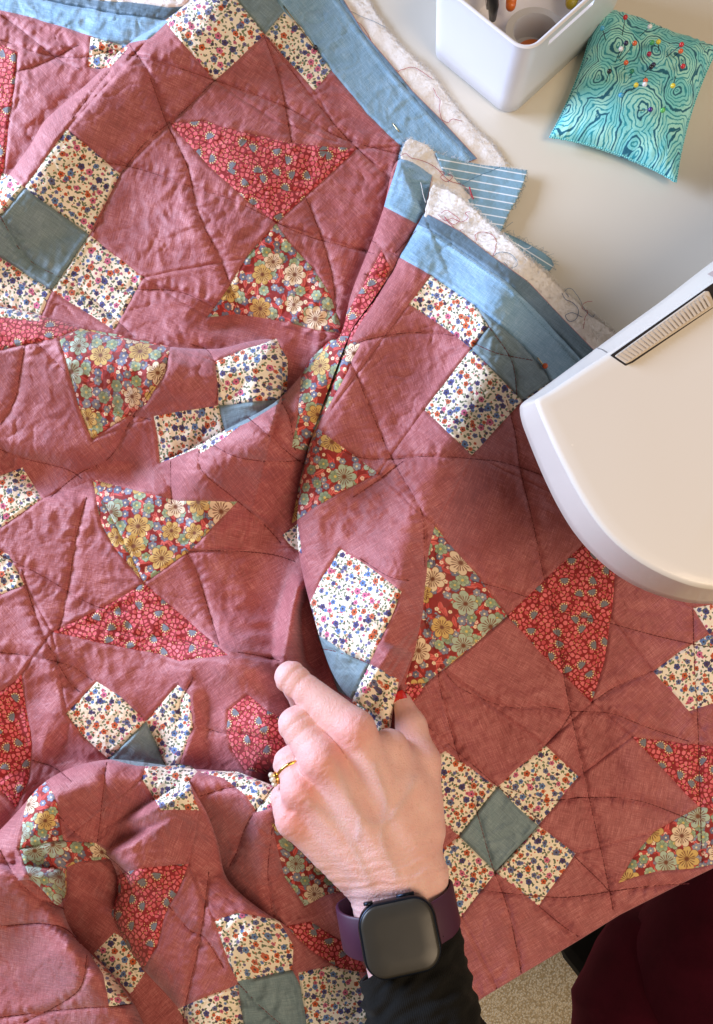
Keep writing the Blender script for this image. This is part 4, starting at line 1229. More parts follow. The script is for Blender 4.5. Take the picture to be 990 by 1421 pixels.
for i in slot:
    k = (i + 1) % n
    mb.f.append((jl_o * n + i, jl_o * n + k, jl_i * n + k, jl_i * n + i)); mb.f.append((jh_o * n + i, jh_o * n + k, jh_i * n + k, jh_i * n + i))
if slot:
    for i in (slot[0], (slot[-1] + 1) % n): mb.f.append((jl_o * n + i, jh_o * n + i, jh_i * n + i, jl_i * n + i))
sharp(mb.build('body', WHITE_PL, caddy), 50)

# things inside the caddy
GREY_RIM = plastic('pale_grey_plastic', srgb(186, 182, 176), 0.4, 0.1); ORANGE = plastic('orange_plastic', srgb(214, 108, 30), 0.35)
BLACK_PL = plastic('black_plastic', srgb(24, 24, 26), 0.35); YELLOW = plastic('mustard_plastic', srgb(196, 166, 28), 0.35)
def lathe(mb, c, prof, n=48):
    rings = [[Vector((c.x + r * math.cos(2 * math.pi * i / n), c.y + r * math.sin(2 * math.pi * i / n), c.z + z)) for i in range(n)] for r, z in prof]
    mb.loft(rings, False, False)
tc = P(738, 66, 12); tc.z = 0.0035
tape = empty('round_tin', tc); tag(tape, 'round grey tub with an orange base, standing inside the white caddy', 'tub')
m_ = MB(); lathe(m_, tc, [(0.0225, 0), (0.0240, 0.014), (0.0250, 0.022), (0.0246, 0.024), (0.0185, 0.0242), (0.0175, 0.022), (0.0170, 0.012), (0.0165, 0.003), (0.0, 0.003)]); sharp(m_.build('tub', GREY_RIM, tape), 40)
m_ = MB(); lathe(m_, tc + Vector((0.001, -0.005, 0)), [(0.0, 0.0095), (0.0125, 0.0092), (0.0142, 0.0078), (0.0142, 0.0032)]); sharp(m_.build('orange_disc', ORANGE, tape), 50)
kn = empty('black_handled_tool', P(683, 0, 30)); tag(kn, 'black handle of a tool leaning against the inner wall of the caddy', 'tool')
m_ = MB(); m_.tube([P(681, -38, 52), P(684, -15, 44), P(685, 8, 30), P(684, 26, 12)], [0.0036, 0.0044, 0.0044, 0.0030], 16); m_.build('handle', BLACK_PL, kn)
m_ = MB(); m_.tube([P(672, -40, 50), P(675, -10, 36), P(677, 12, 22)], [0.0014, 0.0014, 0.0012], 10); m_.build('blade', simple('steel', srgb(180, 180, 184), 0.25, Metallic=1.0), kn)
m_ = MB(); m_.tube([P(712, -30, 24), P(711, -12, 22), P(709, 8, 20)], [0.0040, 0.0048, 0.0042], 16); m_.ball(P(709, 8, 20), 0.0042)
tag(m_.build('orange_handle', ORANGE, None), 'orange rounded handle tip standing in the white caddy', 'tool')
m_ = MB(); m_.tube([P(800, -34, 24), P(797, -14, 22), P(793, 4, 19)], [0.0060, 0.0066, 0.0048], 16); m_.ball(P(793, 4, 19), 0.0048)
tag(m_.build('yellow_handle', YELLOW, None), 'mustard yellow handle tip inside the far corner of the caddy', 'tool')

# ------------------------------------------------------------------ pincushion
def agate():
    g = G('turquoise_agate_print'); uv = g.uv()
    n1 = g.noise(uv, 0.045, 2, 0.5, dim='2D')
    wob = g.v('SUBTRACT', n1[1], (0.5, 0.5, 0.5)); co = g.v('ADD', uv, g.v('SCALE', wob, None, 15.0))
    co = g.v('ADD', co, g.v('SCALE', g.v('SUBTRACT', g.noise(uv, 0.22, 2, 0.6, dim='2D')[1], (0.5, 0.5, 0.5)), None, 2.0))
    n = g.n.new('ShaderNodeTexVoronoi'); n.voronoi_dimensions = '2D'; n.feature = 'F1'; g.put(n.inputs['Vector'], co)
    n.inputs['Scale'].default_value = 1 / 30.0; n.inputs['Randomness'].default_value = 1.0
    d = g.m('MULTIPLY', n.outputs['Distance'], 12.0)
    fr = g.m('FRACT', d); line = g.step(g.m('ABSOLUTE', g.m('SUBTRACT', fr, 0.5)), 0.15, 0.08)
    fr4 = g.m('FRACT', g.m('MULTIPLY', g.m('ADD', d, 0.5), 0.25)); thick = g.step(g.m('ABSOLUTE', g.m('SUBTRACT', fr4, 0.5)), 0.062, 0.02)
    bgc = g.mix(g.step(g.noise(uv, 0.06, 1, dim='2D')[0], 0.5, 0.1), srgb(166, 232, 220), srgb(126, 214, 216))
    c = g.mix(line, bgc, srgb(34, 148, 164)); c = g.mix(thick, c, srgb(8, 98, 122))
    return g.cloth_finish(c, 0.75, 0.15, (0.8, 0.95, 1, 1), 0.2)
pc = [P(829, 6, 14), P(996, 66, 14), P(938, 252, 10), P(764, 190, 10)]      # TL TR BR BL
pcc = sum(pc, Vector()) / 4
cushion = empty('pincushion', Vector((pcc.x, pcc.y, 0)))
tag(cushion, 'square turquoise fabric pincushion printed with agate rings, stuck full of coloured pins', 'pincushion')
NP = 72
def cush(u, v, top):
    # concave sides between pointed corners
    uu = u * (1 - 0.10 * (1 - v * v) * u * u); vv = v * (1 - 0.10 * (1 - u * u) * v * v)
    a = (uu + 1) / 2; b = (vv + 1) / 2
    p = pc[0] * (1 - a) * (1 - b) + pc[1] * a * (1 - b) + pc[2] * a * b + pc[3] * (1 - a) * b
    bul = max(0.0, (1 - abs(u) ** 2.4) * (1 - abs(v) ** 2.4)) ** 0.5
    e = 1 - max(abs(u), abs(v))
    wr = 0.0
    if top:
        s_ = v if abs(u) > abs(v) else u
        wr = 0.0011 * math.exp(-e * 9) * math.sin(s_ * 34 + 3 * math.sin(s_ * 9)) * min(1, e * 14) + 0.0014 * math.sin(u * 5 + v * 3) * bul
        z = p.z + 0.024 * bul + wr
    else: z = p.z - (p.z - 0.0008) * min(1, bul * 1.8)
    return Vector((p.x, p.y, z))
def cushion_top_z(P2):
    best = None
    for i in range(0, 61):
        for j in range(0, 61):
            q = cush(i / 30 - 1, j / 30 - 1, True); d = (q.x - P2.x) ** 2 + (q.y - P2.y) ** 2
            if best is None or d < best[0]: best = (d, q)
    return best[1]
for top in (True, False):
    V = []; U = []; F = []
    for j in range(NP + 1):
        for i in range(NP + 1):
            u = i / NP * 2 - 1; v = j / NP * 2 - 1
            u = math.sin(u * math.pi / 2) * 0.5 + u * 0.5; v = math.sin(v * math.pi / 2) * 0.5 + v * 0.5
            V.append(cush(u, v, top)); U.append((u * 47 + 200, v * 47 + 120))
    for j in range(NP):
        for i in range(NP):
            a = j * (NP + 1) + i; q = (a, a + NP + 1, a + NP + 2, a + 1); F.append(q if top else q[::-1])
    me = mesh_np('cushion_cover', V, F); ul = me.uv_layers.new(name='UVMap')
    li = [l.vertex_index for l in me.loops]; ul.data.foreach_set('uv', [c for k in li for c in U[k]])
    if top: AGATE = agate()
    link('cover_top' if top else 'cover_base', me, AGATE, cushion)
m_ = MB(); ring = []
for k in range(240):
    t = k / 60; s_ = (t % 1) * 2 - 1; side = int(t)
    u, v = [(s_, -1), (1, s_), (-s_, 1), (-1, -s_)][side]
    q = cush(u, v, True); q.z += 0.0004 * math.sin(k * 1.9); ring.append(q + (q - Vector((pcc.x, pcc.y, q.z))).normalized() * 0.0006)
ring.append(ring[0]); m_.tube(ring, 0.0007, 6, False); sm = m_.build('seam', AGATE, cushion); sm.data.uv_layers.new(name='UVMap')

STEEL = simple('pin_steel', srgb(70, 80, 92), 0.3, Metallic=0.9)
HC = {'red': (196, 40, 50), 'sky blue': (70, 170, 214), 'white': (236, 238, 240), 'navy': (26, 30, 70), 'orange': (222, 100, 52), 'green': (70, 168, 100),
      'yellow': (226, 206, 60), 'crimson': (170, 34, 70), 'black': (16, 18, 28), 'dark green': (30, 130, 96), 'purple': (54, 34, 120), 'light green': (96, 190, 96)}
HM = {k: plastic('pin_head_' + k.replace(' ', '_'), srgb(*v), 0.2, 0.5) for k, v in HC.items()}
PINS = [('red', 868, 24, 865, 48, 'highest red-headed pin, near the far edge of the pincushion'),
        ('sky blue', 836, 39, 841, 54, 'sky blue pin at the far left corner of the pincushion'),
        ('white', 902, 37, 889, 50, 'white-headed pin leaning right, near the far edge of the pincushion'),
        ('navy', 869, 60, 860, 80, 'navy pin between a white and an orange pin, upper left of the pincushion'),
        ('orange', 881, 60, 862, 84, 'orange pin with a long leaning shaft beside the navy pin'),
        ('white', 862, 68, 855, 86, 'white-headed pin just left of the navy pin on the cushion'),
        ('green', 905, 59, 909, 64, 'green-headed pin touching the yellow pin, upper middle of the cushion'),
        ('yellow', 914, 58, 915, 70, 'yellow pin touching the green pin, upper middle of the cushion'),
        ('crimson', 901, 75, 903, 79, 'crimson pin in the middle of the cushion above the black pins'),
        ('orange', 869, 87, 866, 98, 'orange pin on the left half of the cushion below the navy pin'),
        ('black', 846, 99, 842, 114, 'black-headed pin nearest the left edge of the pincushion'),
        ('dark green', 877, 99, 874, 109, 'dark green pin left of the paired black pins'),
        ('black', 904, 93, 895, 99, 'black pin at the centre of the pincushion, left one of the pair'),
        ('navy', 907, 90, 901, 98, 'navy pin touching the centre black pin, right one of the pair'),
        ('red', 946, 62, 923, 80, 'red pin with a long leaning shaft above an orange pin, right side of the cushion'),
        ('orange', 945, 71, 934, 80, 'orange pin directly below a red pin, right side of the cushion'),
        ('red', 948, 92, 948, 84, 'lone red pin lowest on the right side of the cushion'),
        ('yellow', 883, 118, 878, 126, 'yellow pin at lower left of the cushion, near a white and orange pair'),
        ('orange', 896, 112, 897, 106, 'orange pin half hidden behind a white pin, middle of the cushion'),
        ('white', 895, 117, 897, 108, 'white pin in front of an orange pin, middle of the cushion'),
        ('yellow', 934, 119, 938, 106, 'yellow pin standing alone on the lower right of the cushion'),
        ('sky blue', 862, 132, 873, 124, 'sky blue pin lying low on the left half of the cushion'),
        ('purple', 903, 152, 884, 158, 'purple pin with its shaft pointing left, nearest to the cushion front edge'),
        ('light green', 920, 153, 924, 147, 'light green pin right of the purple pin near the cushion front edge')]
for i, (c, hx, hy, tx, ty, lab) in enumerate(PINS):
    base = cushion_top_z(P(tx, ty, 36)); base = cushion_top_z(P(tx, ty, base.z * 1000))
    hz = base.z * 1000 + 7 + 0.25 * math.hypot(hx - tx, hy - ty)
    head = P(hx, hy, hz)
    e = empty('pin', base); tag(e, lab, 'pin', 'coloured pins in the pincushion')
    m_ = MB(); m_.tube([base - (head - base) * 0.6, head], 0.00033, 6); m_.build('shaft', STEEL, e)
    m_ = MB(); m_.ball(head, 0.0019, 14, 10); m_.build('head', HM[c], e)
# pins in the quilt
BRASS = simple('brassy_pin_steel', srgb(206, 186, 140), 0.25, Metallic=1.0)
def quilt_pin(a, b, hc, lab, hr=0.0021, arch=1.6, zh=None):
    qa, qb = zq(*a), zq(*b)
    e = empty('pin', P(a[0], a[1], qa)); tag(e, lab, 'pin', 'pins in the quilt edge')
    pts = []
    for k in range(9):
        t = k / 8; x, y = a[0] + (b[0] - a[0]) * t, a[1] + (b[1] - a[1]) * t
        pts.append(P(x, y, max(qa + (qb - qa) * t, zq(x, y)) + 0.5 + arch * math.sin(math.pi * t)))
    m_ = MB(); m_.tube(pts, 0.00045, 8); m_.build('shaft', BRASS, e)
    if hc: m_ = MB(); m_.ball(pts[0] + Vector((0, 0, hr * 0.7)), hr, 14, 10); m_.build('head', HM[hc], e)
quilt_pin((438, 68), (394, 8), 'black', 'black-headed pin through the blue binding at the far edge of the quilt')
quilt_pin((545, 171), (554, 183), None, 'headless bit of pin showing on the far blue binding strip', arch=0.4)
quilt_pin((756, 509), (746, 496), 'orange', 'orange-headed pin in the near blue binding, beside the sewing machine')
# ------------------------------------------------------------------ sewing machine (its head reaches in from the right)
def machine_mat(name, col, coat=0.6, rough=0.28):
    g = G(name); o = g.obj()
    sp = g.vor(o, 60.0, 1.0, dim='3D')
    c = g.mix(g.step(sp['Distance'], 0.035, 0.01), col, tuple(min(1, v * 1.12) for v in col[:3]) + (1,))
    sm = g.noise(o, 25, 3, 0.6)[0]
    g.set(Base_Color=c, Roughness=g.m('MULTIPLY_ADD', sm, 0.12, rough - 0.04), Normal=g.bump(g.noise(o, 700, 2)[0], 0.05, 0.0002))
    g.bsdf.inputs['Coat Weight'].default_value = coat; g.bsdf.inputs['Coat Roughness'].default_value = 0.08
    return g.mat
MC = machine_mat('cream_white_machine_plastic', srgb(220, 213, 202), 0.25, 0.36)
outer = [(722, 563), (721, 572), (724, 588), (732, 610), (744, 640), (758, 672), (775, 706), (797, 741), (824, 772), (856, 799), (892, 819), (930, 832), (965, 838), (1010, 838), (1250, 838), (1330, 600), (1330, 120), (1160, 244), (990, 362), (920, 416), (858, 461), (800, 504), (745, 545)]
inner = [(744, 556), (745, 563), (749, 574), (758, 595), (771, 624), (785, 652), (801, 682), (821, 714), (845, 744), (873, 769), (904, 789), (938, 805), (970, 815), (1012, 819), (1215, 815), (1290, 590), (1290, 190), (1165, 276), (990, 392), (925, 438), (866, 478), (812, 512), (762, 545)]
def dens(poly):
    out = []
    for i in range(len(poly)):
        out += [tuple(v) for v in resample([poly[i], poly[(i + 1) % len(poly)]], 200)[:-1]]
    return out
k_ = len(outer)
def smooth_closed(poly, per=6):
    p = [np.array(v, float) for v in poly]; out = []; m = len(p)
    for i in range(m):
        p0, p1, p2, p3 = p[i - 1], p[i], p[(i + 1) % m], p[(i + 2) % m]
        l = [max(np.linalg.norm(b - a), 1e-6) ** 0.5 for a, b in ((p0, p1), (p1, p2), (p2, p3))]
        m1 = (p2 - p1) + l[1] * ((p1 - p0) / l[0] - (p2 - p0) / (l[0] + l[1])); m2 = (p2 - p1) + l[1] * ((p3 - p2) / l[2] - (p3 - p1) / (l[1] + l[2]))
        for j in range(per):
            t = j / per; out.append((2 * t ** 3 - 3 * t * t + 1) * p1 + (t ** 3 - 2 * t * t + t) * m1 + (-2 * t ** 3 + 3 * t * t) * p2 + (t ** 3 - t * t) * m2)
    return np.array(out)
so, si = smooth_closed(outer), smooth_closed(inner)
ZB, ZT = 118.0, 166.0
Wo = Pn(so[:, 0], so[:, 1], ZB); Wi = Pn(si[:, 0], si[:, 1], ZT)
cen_ = Wi.mean(0)
rings = []
def rg(t, z, shrink=0.0):
    p = Wo * (1 - t) + Wi * t; p = p.copy(); p[:, 2] = z / 1000
    c = p.mean(0); d = p - c; d[:, 2] = 0; L = np.linalg.norm(d, axis=1)[:, None]
    return p - d / L * shrink
rings.append(rg(0, ZB + 3, 0.012)); rings.append(rg(0, ZB, 0.006)); rings.append(rg(0, ZB, 0.0015)); rings.append(rg(0.02, ZB + 1.5, 0.0))
rings.append(rg(0.25, ZB + 12)); rings.append(rg(0.5, ZB + 24)); rings.append(rg(0.75, ZB + 36)); rings.append(rg(0.88, ZB + 42.5)); rings.append(rg(0.95, ZB + 46.2)); rings.append(rg(1.0, ZT)); rings.append(rg(1.0, ZT + 0.7, 0.003)); rings.append(rg(1.0, ZT + 1.1, 0.009))
mach = empty('sewing_machine', P(1150, 500, 0))
tag(mach, 'cream white sewing machine whose rounded head reaches over the quilt from the right', 'sewing machine')
mb = MB(); mb.loft([[Vector(q) for q in r] for r in rings]); body = mb.build('head_cover', MC, mach)
mb = MB(); qa = [P(1120, 760, 0), P(1300, 760, 0), P(1300, 260, 0), P(1120, 330, 0)]
mb.loft([[Vector((v.x, v.y, z_)) for v in qa] for z_ in (0.0005, 0.121)]); bevel(mb.build('pillar', MC, mach, smooth=False), 0.008, 3)
# speed slider in its slot
DARK = plastic('dark_slot', srgb(30, 24, 24), 0.5, 0.1); GRIP = plastic('beige_grip', srgb(206, 194, 178), 0.4, 0.2)
def prism(name, poly, z0, z1, mat, parent, bev=0.0004):
    mb = MB(); mb.loft([[P(x, y, z0) for x, y in poly], [P(x, y, z1) for x, y in poly]]); o = mb.build(name, mat, parent, smooth=False)
    if bev: bevel(o, bev, 2)
    return o
prism('slider_slot', [(847, 493), (868, 508), (878, 504), (1010, 414), (1075, 368), (1040, 360), (985, 396)], ZT - 4, ZT + 1.25, DARK, mach)
G0, G1 = (852, 492.5), (871, 505); H0, H1 = (1028, 372), (1047, 384)
slid = prism('slider', [(853, 494), (869, 505), (877, 501), (993, 424), (984, 404), (978, 404)], ZT - 2, ZT + 2.2, GRIP, mach, 0.0006)
mb = MB(); a0, a1 = np.array((857., 493.)), np.array((980., 408.)); b0_, b1_ = np.array((872., 501.5)), np.array((988., 423.))
nr = 23
for i in range(nr):
    t = (i + 0.5) / nr; p = a0 + (a1 - a0) * t; q = b0_ + (b1_ - b0_) * t; hw = (a1 - a0) / nr * 0.27
    poly = [p - hw, p + hw, q + hw, q - hw]
    mb.loft([[P(v[0], v[1], ZT + 2.0) for v in poly], [P(v[0], v[1], ZT + 3.1) for v in poly]])
o = mb.build('grip_ribs', GRIP, slid, smooth=False); o['kind'] = 'stuff'
# moulding line between the head cover and the bevel, and the printed mark at the right
def on_head(x, y):      # world point on the bevel between outer and inner outline
    import itertools
    d, s_, sd, L = seg_dist(so, np.array([x]), np.array([y])); d2, *_ = seg_dist(si, np.array([x]), np.array([y]))
    t = float(d[0] / (d[0] + d2[0] + 1e-9)); zz = np.interp(t, [0, .02, .25, .5, .72, .84, .93, 1], [ZB, ZB + 1.5, ZB + 14, ZB + 27, ZB + 38, ZB + 43.5, ZB + 46.5, ZT])
    return P(x, y, zz)
m_ = MB(); m_.tube([on_head(*q) for q in ((823, 487), (829, 483), (836, 485), (842, 489), (848, 493))], 0.00035, 6); m_.build('panel_seam', plastic('grey_joint', srgb(120, 116, 112), 0.6, 0), mach)
mk = simple('grey_pink_print', srgb(176, 156, 150), 0.5)
m_ = MB()
q1, q2, q3, q4 = [on_head(*q) + Vector((0, 0, 0.0005)) for q in ((981, 381), (1000, 370), (1000, 384), (990, 385))]
m_.add([q1, q2, q3, q4], [(0, 1, 2, 3)]); m_.build('printed_mark', mk, mach)
# ------------------------------------------------------------------ person: left hand, forearm, sleeve, lap
person = empty('person', P(760, 1500, 0))
tag(person, 'person in black sleeve and burgundy velvet pinching the quilt fold with the left hand', 'person')
def W(x, y, z): return np.array(P(x, y, z))
mm = 0.001
CAPS = []   # a, b, ra, rb
def cap(a, b, ra, rb): CAPS.append((W(*a), W(*b), ra * mm, rb * mm))
# fingers: knuckle -> middle joint -> end joint -> tip
idx_ = [(492, 1014, 82), (404, 940, 72), (412, 952, 52), (424, 990, 36)]
mid_ = [(447, 1055, 84), (411, 1006, 76), (414, 1018, 54), (426, 1036, 40)]
rng_ = [(419, 1098, 79), (403, 1060, 70), (408, 1070, 50), (422, 1084, 38)]
pky_ = [(409, 1135, 73), (397, 1110, 66), (402, 1114, 48), (418, 1124, 38)]
for f, r in ((idx_, (11.8, 8.7, 8.0, 7.2)), (mid_, (11.4, 9.4, 8.2, 7.2)), (rng_, (10.6, 8.9, 7.8, 7.0)), (pky_, (10.2, 8.4, 7.0, 6.4))):
    for i in range(3): cap(f[i], f[i + 1], r[i], r[i + 1])
# thumb
th_ = [(583, 1150, 62), (582, 1058, 58), (571, 1008, 50), (559, 975, 43)]
for i, r in enumerate(((15, 12.2), (12.2, 9.0), (9.0, 6.2))): cap(th_[i], th_[i + 1], *r)
# palm and back of the hand: bones fan from the wrist
wr = [(587, 1215, 66), (560, 1222, 72), (535, 1226, 70), (512, 1228, 62)]
for k, kn_, w_, r0, r1 in ((0, idx_[0], wr[0], 15, 11.5), (1, mid_[0], wr[1], 14, 11.5), (2, rng_[0], wr[2], 14, 11), (3, pky_[0], wr[3], 13, 10.5)):
    cap(kn_, w_, r1, r0)
cap((510, 1090, 72), (575, 1200, 62), 15, 16); cap((455, 1120, 70), (520, 1200, 62), 14, 15); cap((560, 1090, 68), (575, 1170, 62), 15, 15)
cap((540, 1040, 70), (570, 1110, 64), 12, 15)
# wrist and forearm
cap((566, 1222, 64), (572, 1262, 64), 18.5, 17); cap((528, 1226, 64), (535, 1262, 64), 17.5, 17)
cap((572, 1262, 64), (612, 1500, 76), 17, 19); cap((535, 1262, 64), (590, 1500, 76), 17, 19)
def sdf(p, k):
    acc = None
    for a, b, ra, rb in CAPS:
        ab = b - a; t = np.clip(((p - a) @ ab) / (ab @ ab), 0, 1); d = np.linalg.norm(p - a - t[:, None] * ab, axis=1) - (ra + (rb - ra) * t)
        if acc is None: acc = d
        else:
            h = np.clip(0.5 + 0.5 * (acc - d) / k, 0, 1); acc = acc * (1 - h) + d * h - k * h * (1 - h)
    return acc
mb = MB()
for a, b, ra, rb in CAPS:
    L = np.linalg.norm(b - a); m = max(2, int(L / 0.004))
    for i in range(m + 1):
        t = i / m; mb.ball(a + (b - a) * t, ra + (rb - ra) * t, 12, 8)
tmp = mb.build('tmp', None, None, fix=False)
md = tmp.modifiers.new('r', 'REMESH'); md.mode = 'VOXEL'; md.voxel_size = 0.0011
bpy.context.view_layer.update()
dg = bpy.context.evaluated_depsgraph_get(); me = bpy.data.meshes.new_from_object(tmp.evaluated_get(dg))
bpy.data.objects.remove(tmp)
nv = len(me.vertices); co = np.empty(nv * 3, np.float32); me.vertices.foreach_get('co', co); co = co.reshape(-1, 3).astype(float)
def grad(p, k, e=0.0004):
    g = np.stack([sdf(p + np.array(d) * e, k) - sdf(p - np.array(d) * e, k) for d in ((1, 0, 0), (0, 1, 0), (0, 0, 1))], 1)
    return g / (np.linalg.norm(g, axis=1)[:, None] + 1e-12)
K = 0.0046
for it in range(3):
    g_ = grad(co, K); co -= g_ * sdf(co, K)[:, None] * 0.9
g_ = grad(co, K)
def bump_at(p, c, r, h, sc=(1, 1, 1)):
    return h * mm * np.exp(-((((p - c) / np.array(sc)) ** 2).sum(1)) / (r * mm) ** 2)
top = np.clip(g_[:, 2], 0, 1)
disp = np.zeros(nv)
for f, h in ((idx_, 1.1), (mid_, 1.2), (rng_, 1.0), (pky_, 0.8)):
    disp += bump_at(co, W(*f[0]) + np.array([0, 0, 0.009]), 9, h) * top
    disp += bump_at(co, W(*f[1]), 8, 0.3)
def seg3(p, a, b):
    ab = b - a; t = np.clip(((p - a) @ ab) / (ab @ ab), 0, 1); return np.linalg.norm((p - a - t[:, None] * ab)[:, :2], axis=1), t
for f, w_, h in ((idx_, wr[0], 1.0), (mid_, wr[1], 1.2), (rng_, wr[2], 1.1), (pky_, wr[3], 0.8)):   # tendons and the hollows between
    d, t = seg3(co, W(*f[0]), W(*w_)); disp += h * mm * np.exp(-(d / 0.0028) ** 2) * np.clip(t * 8, 0, 1) * np.clip((0.75 - t) * 3, 0, 1) * top
for a, b in (((470, 1035, 80), (520, 1120, 76)), ((430, 1078, 80), (490, 1140, 76)), ((410, 1120, 74), (470, 1165, 70))):
    d, t = seg3(co, W(*a), W(*b)); disp -= 1.3 * mm * np.exp(-(d / 0.0045) ** 2) * (1 - t * 0.6) * top
veins = [[(430, 1110), (455, 1125), (480, 1150), (500, 1190), (515, 1225)], [(470, 1060), (485, 1100), (500, 1130), (497, 1160)], [(520, 1060), (535, 1110), (530, 1160), (550, 1210)], [(500, 1130), (530, 1140), (560, 1110), (575, 1080)]]
for v in veins:
    l = catmull(v, step=5); q = Pn(l[:, 0], l[:, 1], 85.0)
    best = np.full(nv, 9.0)
    # compare along the picture grid: put the vertex on the same plane through the height it has
    for a, b in zip(l[:-1], l[1:]):
        A = W(a[0], a[1], 80); B = W(b[0], b[1], 80); d, t = seg3(co, A, B); best = np.minimum(best, d)
    disp += 0.42 * mm * np.exp(-(best / 0.0016) ** 2) * top
# creases: over the finger joints and across the wrist
for f in (idx_, mid_, rng_, pky_):
    for j in (1,):
        a = W(*f[j]); ax = W(*f[0]) - a; ax /= np.linalg.norm(ax); s_ = (co - a) @ ax; near = np.exp(-(((co - a) ** 2).sum(1)) / 0.013 ** 2)
        disp += -0.55 * mm * near * np.clip(np.sin(s_ / 0.0022 * 2) * 1.5, -0.2, 1)
    a = W(*f[0]) + np.array([0, 0, 0.008]); ax = W(*f[1]) - a; ax[2] = 0; ax /= np.linalg.norm(ax); s_ = (co - a) @ ax; near = np.exp(-(((co - a) ** 2).sum(1)) / 0.010 ** 2)
    disp += 0.45 * mm * near * perlin(s_ / 0.0016 + 5, co @ np.array([ax[1], -ax[0], 0]) / 0.006) * 2
wa = W(545, 1205, 75); ax = W(556, 1260, 75) - wa; ax /= np.linalg.norm(ax); s_ = (co - wa) @ ax; cr = co @ np.array([-ax[1], ax[0], 0])
nearw = np.exp(-((s_ - 0.004) / 0.02) ** 2)
disp += 0.35 * mm * nearw * perlin(s_ / 0.0021 + perlin(cr / 0.012, s_ / 0.01) * 1.5, cr / 0.03) * 2
disp += 0.25 * mm * perlin(co[:, 0] / 0.012, co[:, 1] / 0.012) + 0.07 * mm * perlin(co[:, 0] / 0.002, co[:, 1] / 0.002 + co[:, 2] / 0.003)
co = co + g_ * disp[:, None]
me.vertices.foreach_set('co', co.astype(np.float32).ravel()); me.update()
# skin colour: redder over the knuckles and finger joints, bluish where veins run
red = np.zeros(nv)
for f in (idx_, mid_, rng_, pky_):
    red += np.exp(-(((co - W(*f[0]) - np.array([0, 0, 0.008])) ** 2).sum(1)) / 0.011 ** 2) * 0.9
    red += np.exp(-(((co - W(*f[1])) ** 2).sum(1)) / 0.012 ** 2) * 0.35
red += np.exp(-(((co - W(*th_[1])) ** 2).sum(1)) / 0.016 ** 2) * 0.2 + 0.25 * np.clip(perlin(co[:, 0] / 0.02 + 3, co[:, 1] / 0.02), 0, 1)
best = np.full(nv, 9.0)
for v in veins:
    l = catmull(v, step=5)
    for a, b in zip(l[:-1], l[1:]):
        d, t = seg3(co, W(a[0], a[1], 80), W(b[0], b[1], 80)); best = np.minimum(best, d)
vein = np.exp(-(best / 0.0024) ** 2) * top
for nm, arr in (('redness', np.clip(red, 0, 1)), ('vein', np.clip(vein, 0, 1))):
    at = me.attributes.new(nm, 'FLOAT', 'POINT'); at.data.foreach_set('value', arr.astype(np.float32))
g = G('fair_skin'); o_ = g.obj()
c = g.mix(g.noise(o_, 90, 4, 0.6)[0], srgb(220, 166, 157), srgb(241, 202, 193))
c = g.mix(g.m('MULTIPLY', g.attr('redness')[2], 0.62), c, srgb(216, 122, 110))
c = g.mix(g.m('MULTIPLY', g.attr('vein')[2], 0.24), c, srgb(168, 160, 160))
fr = g.vor(o_, 760, 1.0, dim='3D')
c = g.mix(g.m('MULTIPLY', g.step(g.noise(o_, 330, 1)[0], 0.30, 0.03), 0.18), c, srgb(190, 130, 104))
h = g.m('ADD', g.m('MULTIPLY', fr['Distance'], 0.6), g.noise(o_, 1800, 2)[0])
g.set(Base_Color=c, Roughness=0.48, Normal=g.bump(h, 0.55, 0.0006), Subsurface_Weight=0.25, Subsurface_Scale=0.004)
g.bsdf.inputs['Subsurface Radius'].default_value = (1.0, 0.35, 0.2); g.bsdf.inputs['Specular IOR Level'].default_value = 0.4
hand = link('body', me, None, person); me.materials.clear(); me.materials.append(g.mat)
hand['label'] = 'bare left hand with reddish knuckles'
# red thumb nail
nail = plastic('red_nail_polish', srgb(206, 36, 30), 0.2, 0.8)
def nail_at(tip, prev, up, r, ln, name='thumbnail'):
    a = W(*tip); b = W(*prev); d = a - b; d /= np.linalg.norm(d); u = np.array(up, float); u -= d * (u @ d); u /= np.linalg.norm(u); s_ = np.cross(d, u)
    V = []; F = []; N = 10
    for j in range(N + 1):
        for i in range(N + 1):
            q = (i / N * 2 - 1); t = j / N * 2 - 1; ang = q * 0.95 * math.sqrt(max(0.0, 1 - 0.35 * t * t * (1 if t > 0 else 0.4)))
            V.append(a + d * (ln * t * 0.5 + ln * 0.18) + (s_ * math.sin(ang) + u * math.cos(ang)) * (r * (1.0 - 0.05 * t * t)))
    for j in range(N):
        for i in range(N): F.append((j * (N + 1) + i, j * (N + 1) + i + 1, (j + 1) * (N + 1) + i + 1, (j + 1) * (N + 1) + i))
    m2 = MB(); m2.add(V, F); o = m2.build(name, nail, person); sd_ = o.modifiers.new('s', 'SOLIDIFY'); sd_.thickness = 0.0006; sd_.offset = 1
nail_at(th_[3], th_[2], (-0.5, 0.3, 1.0), 5.6 * mm, 8.5 * mm)
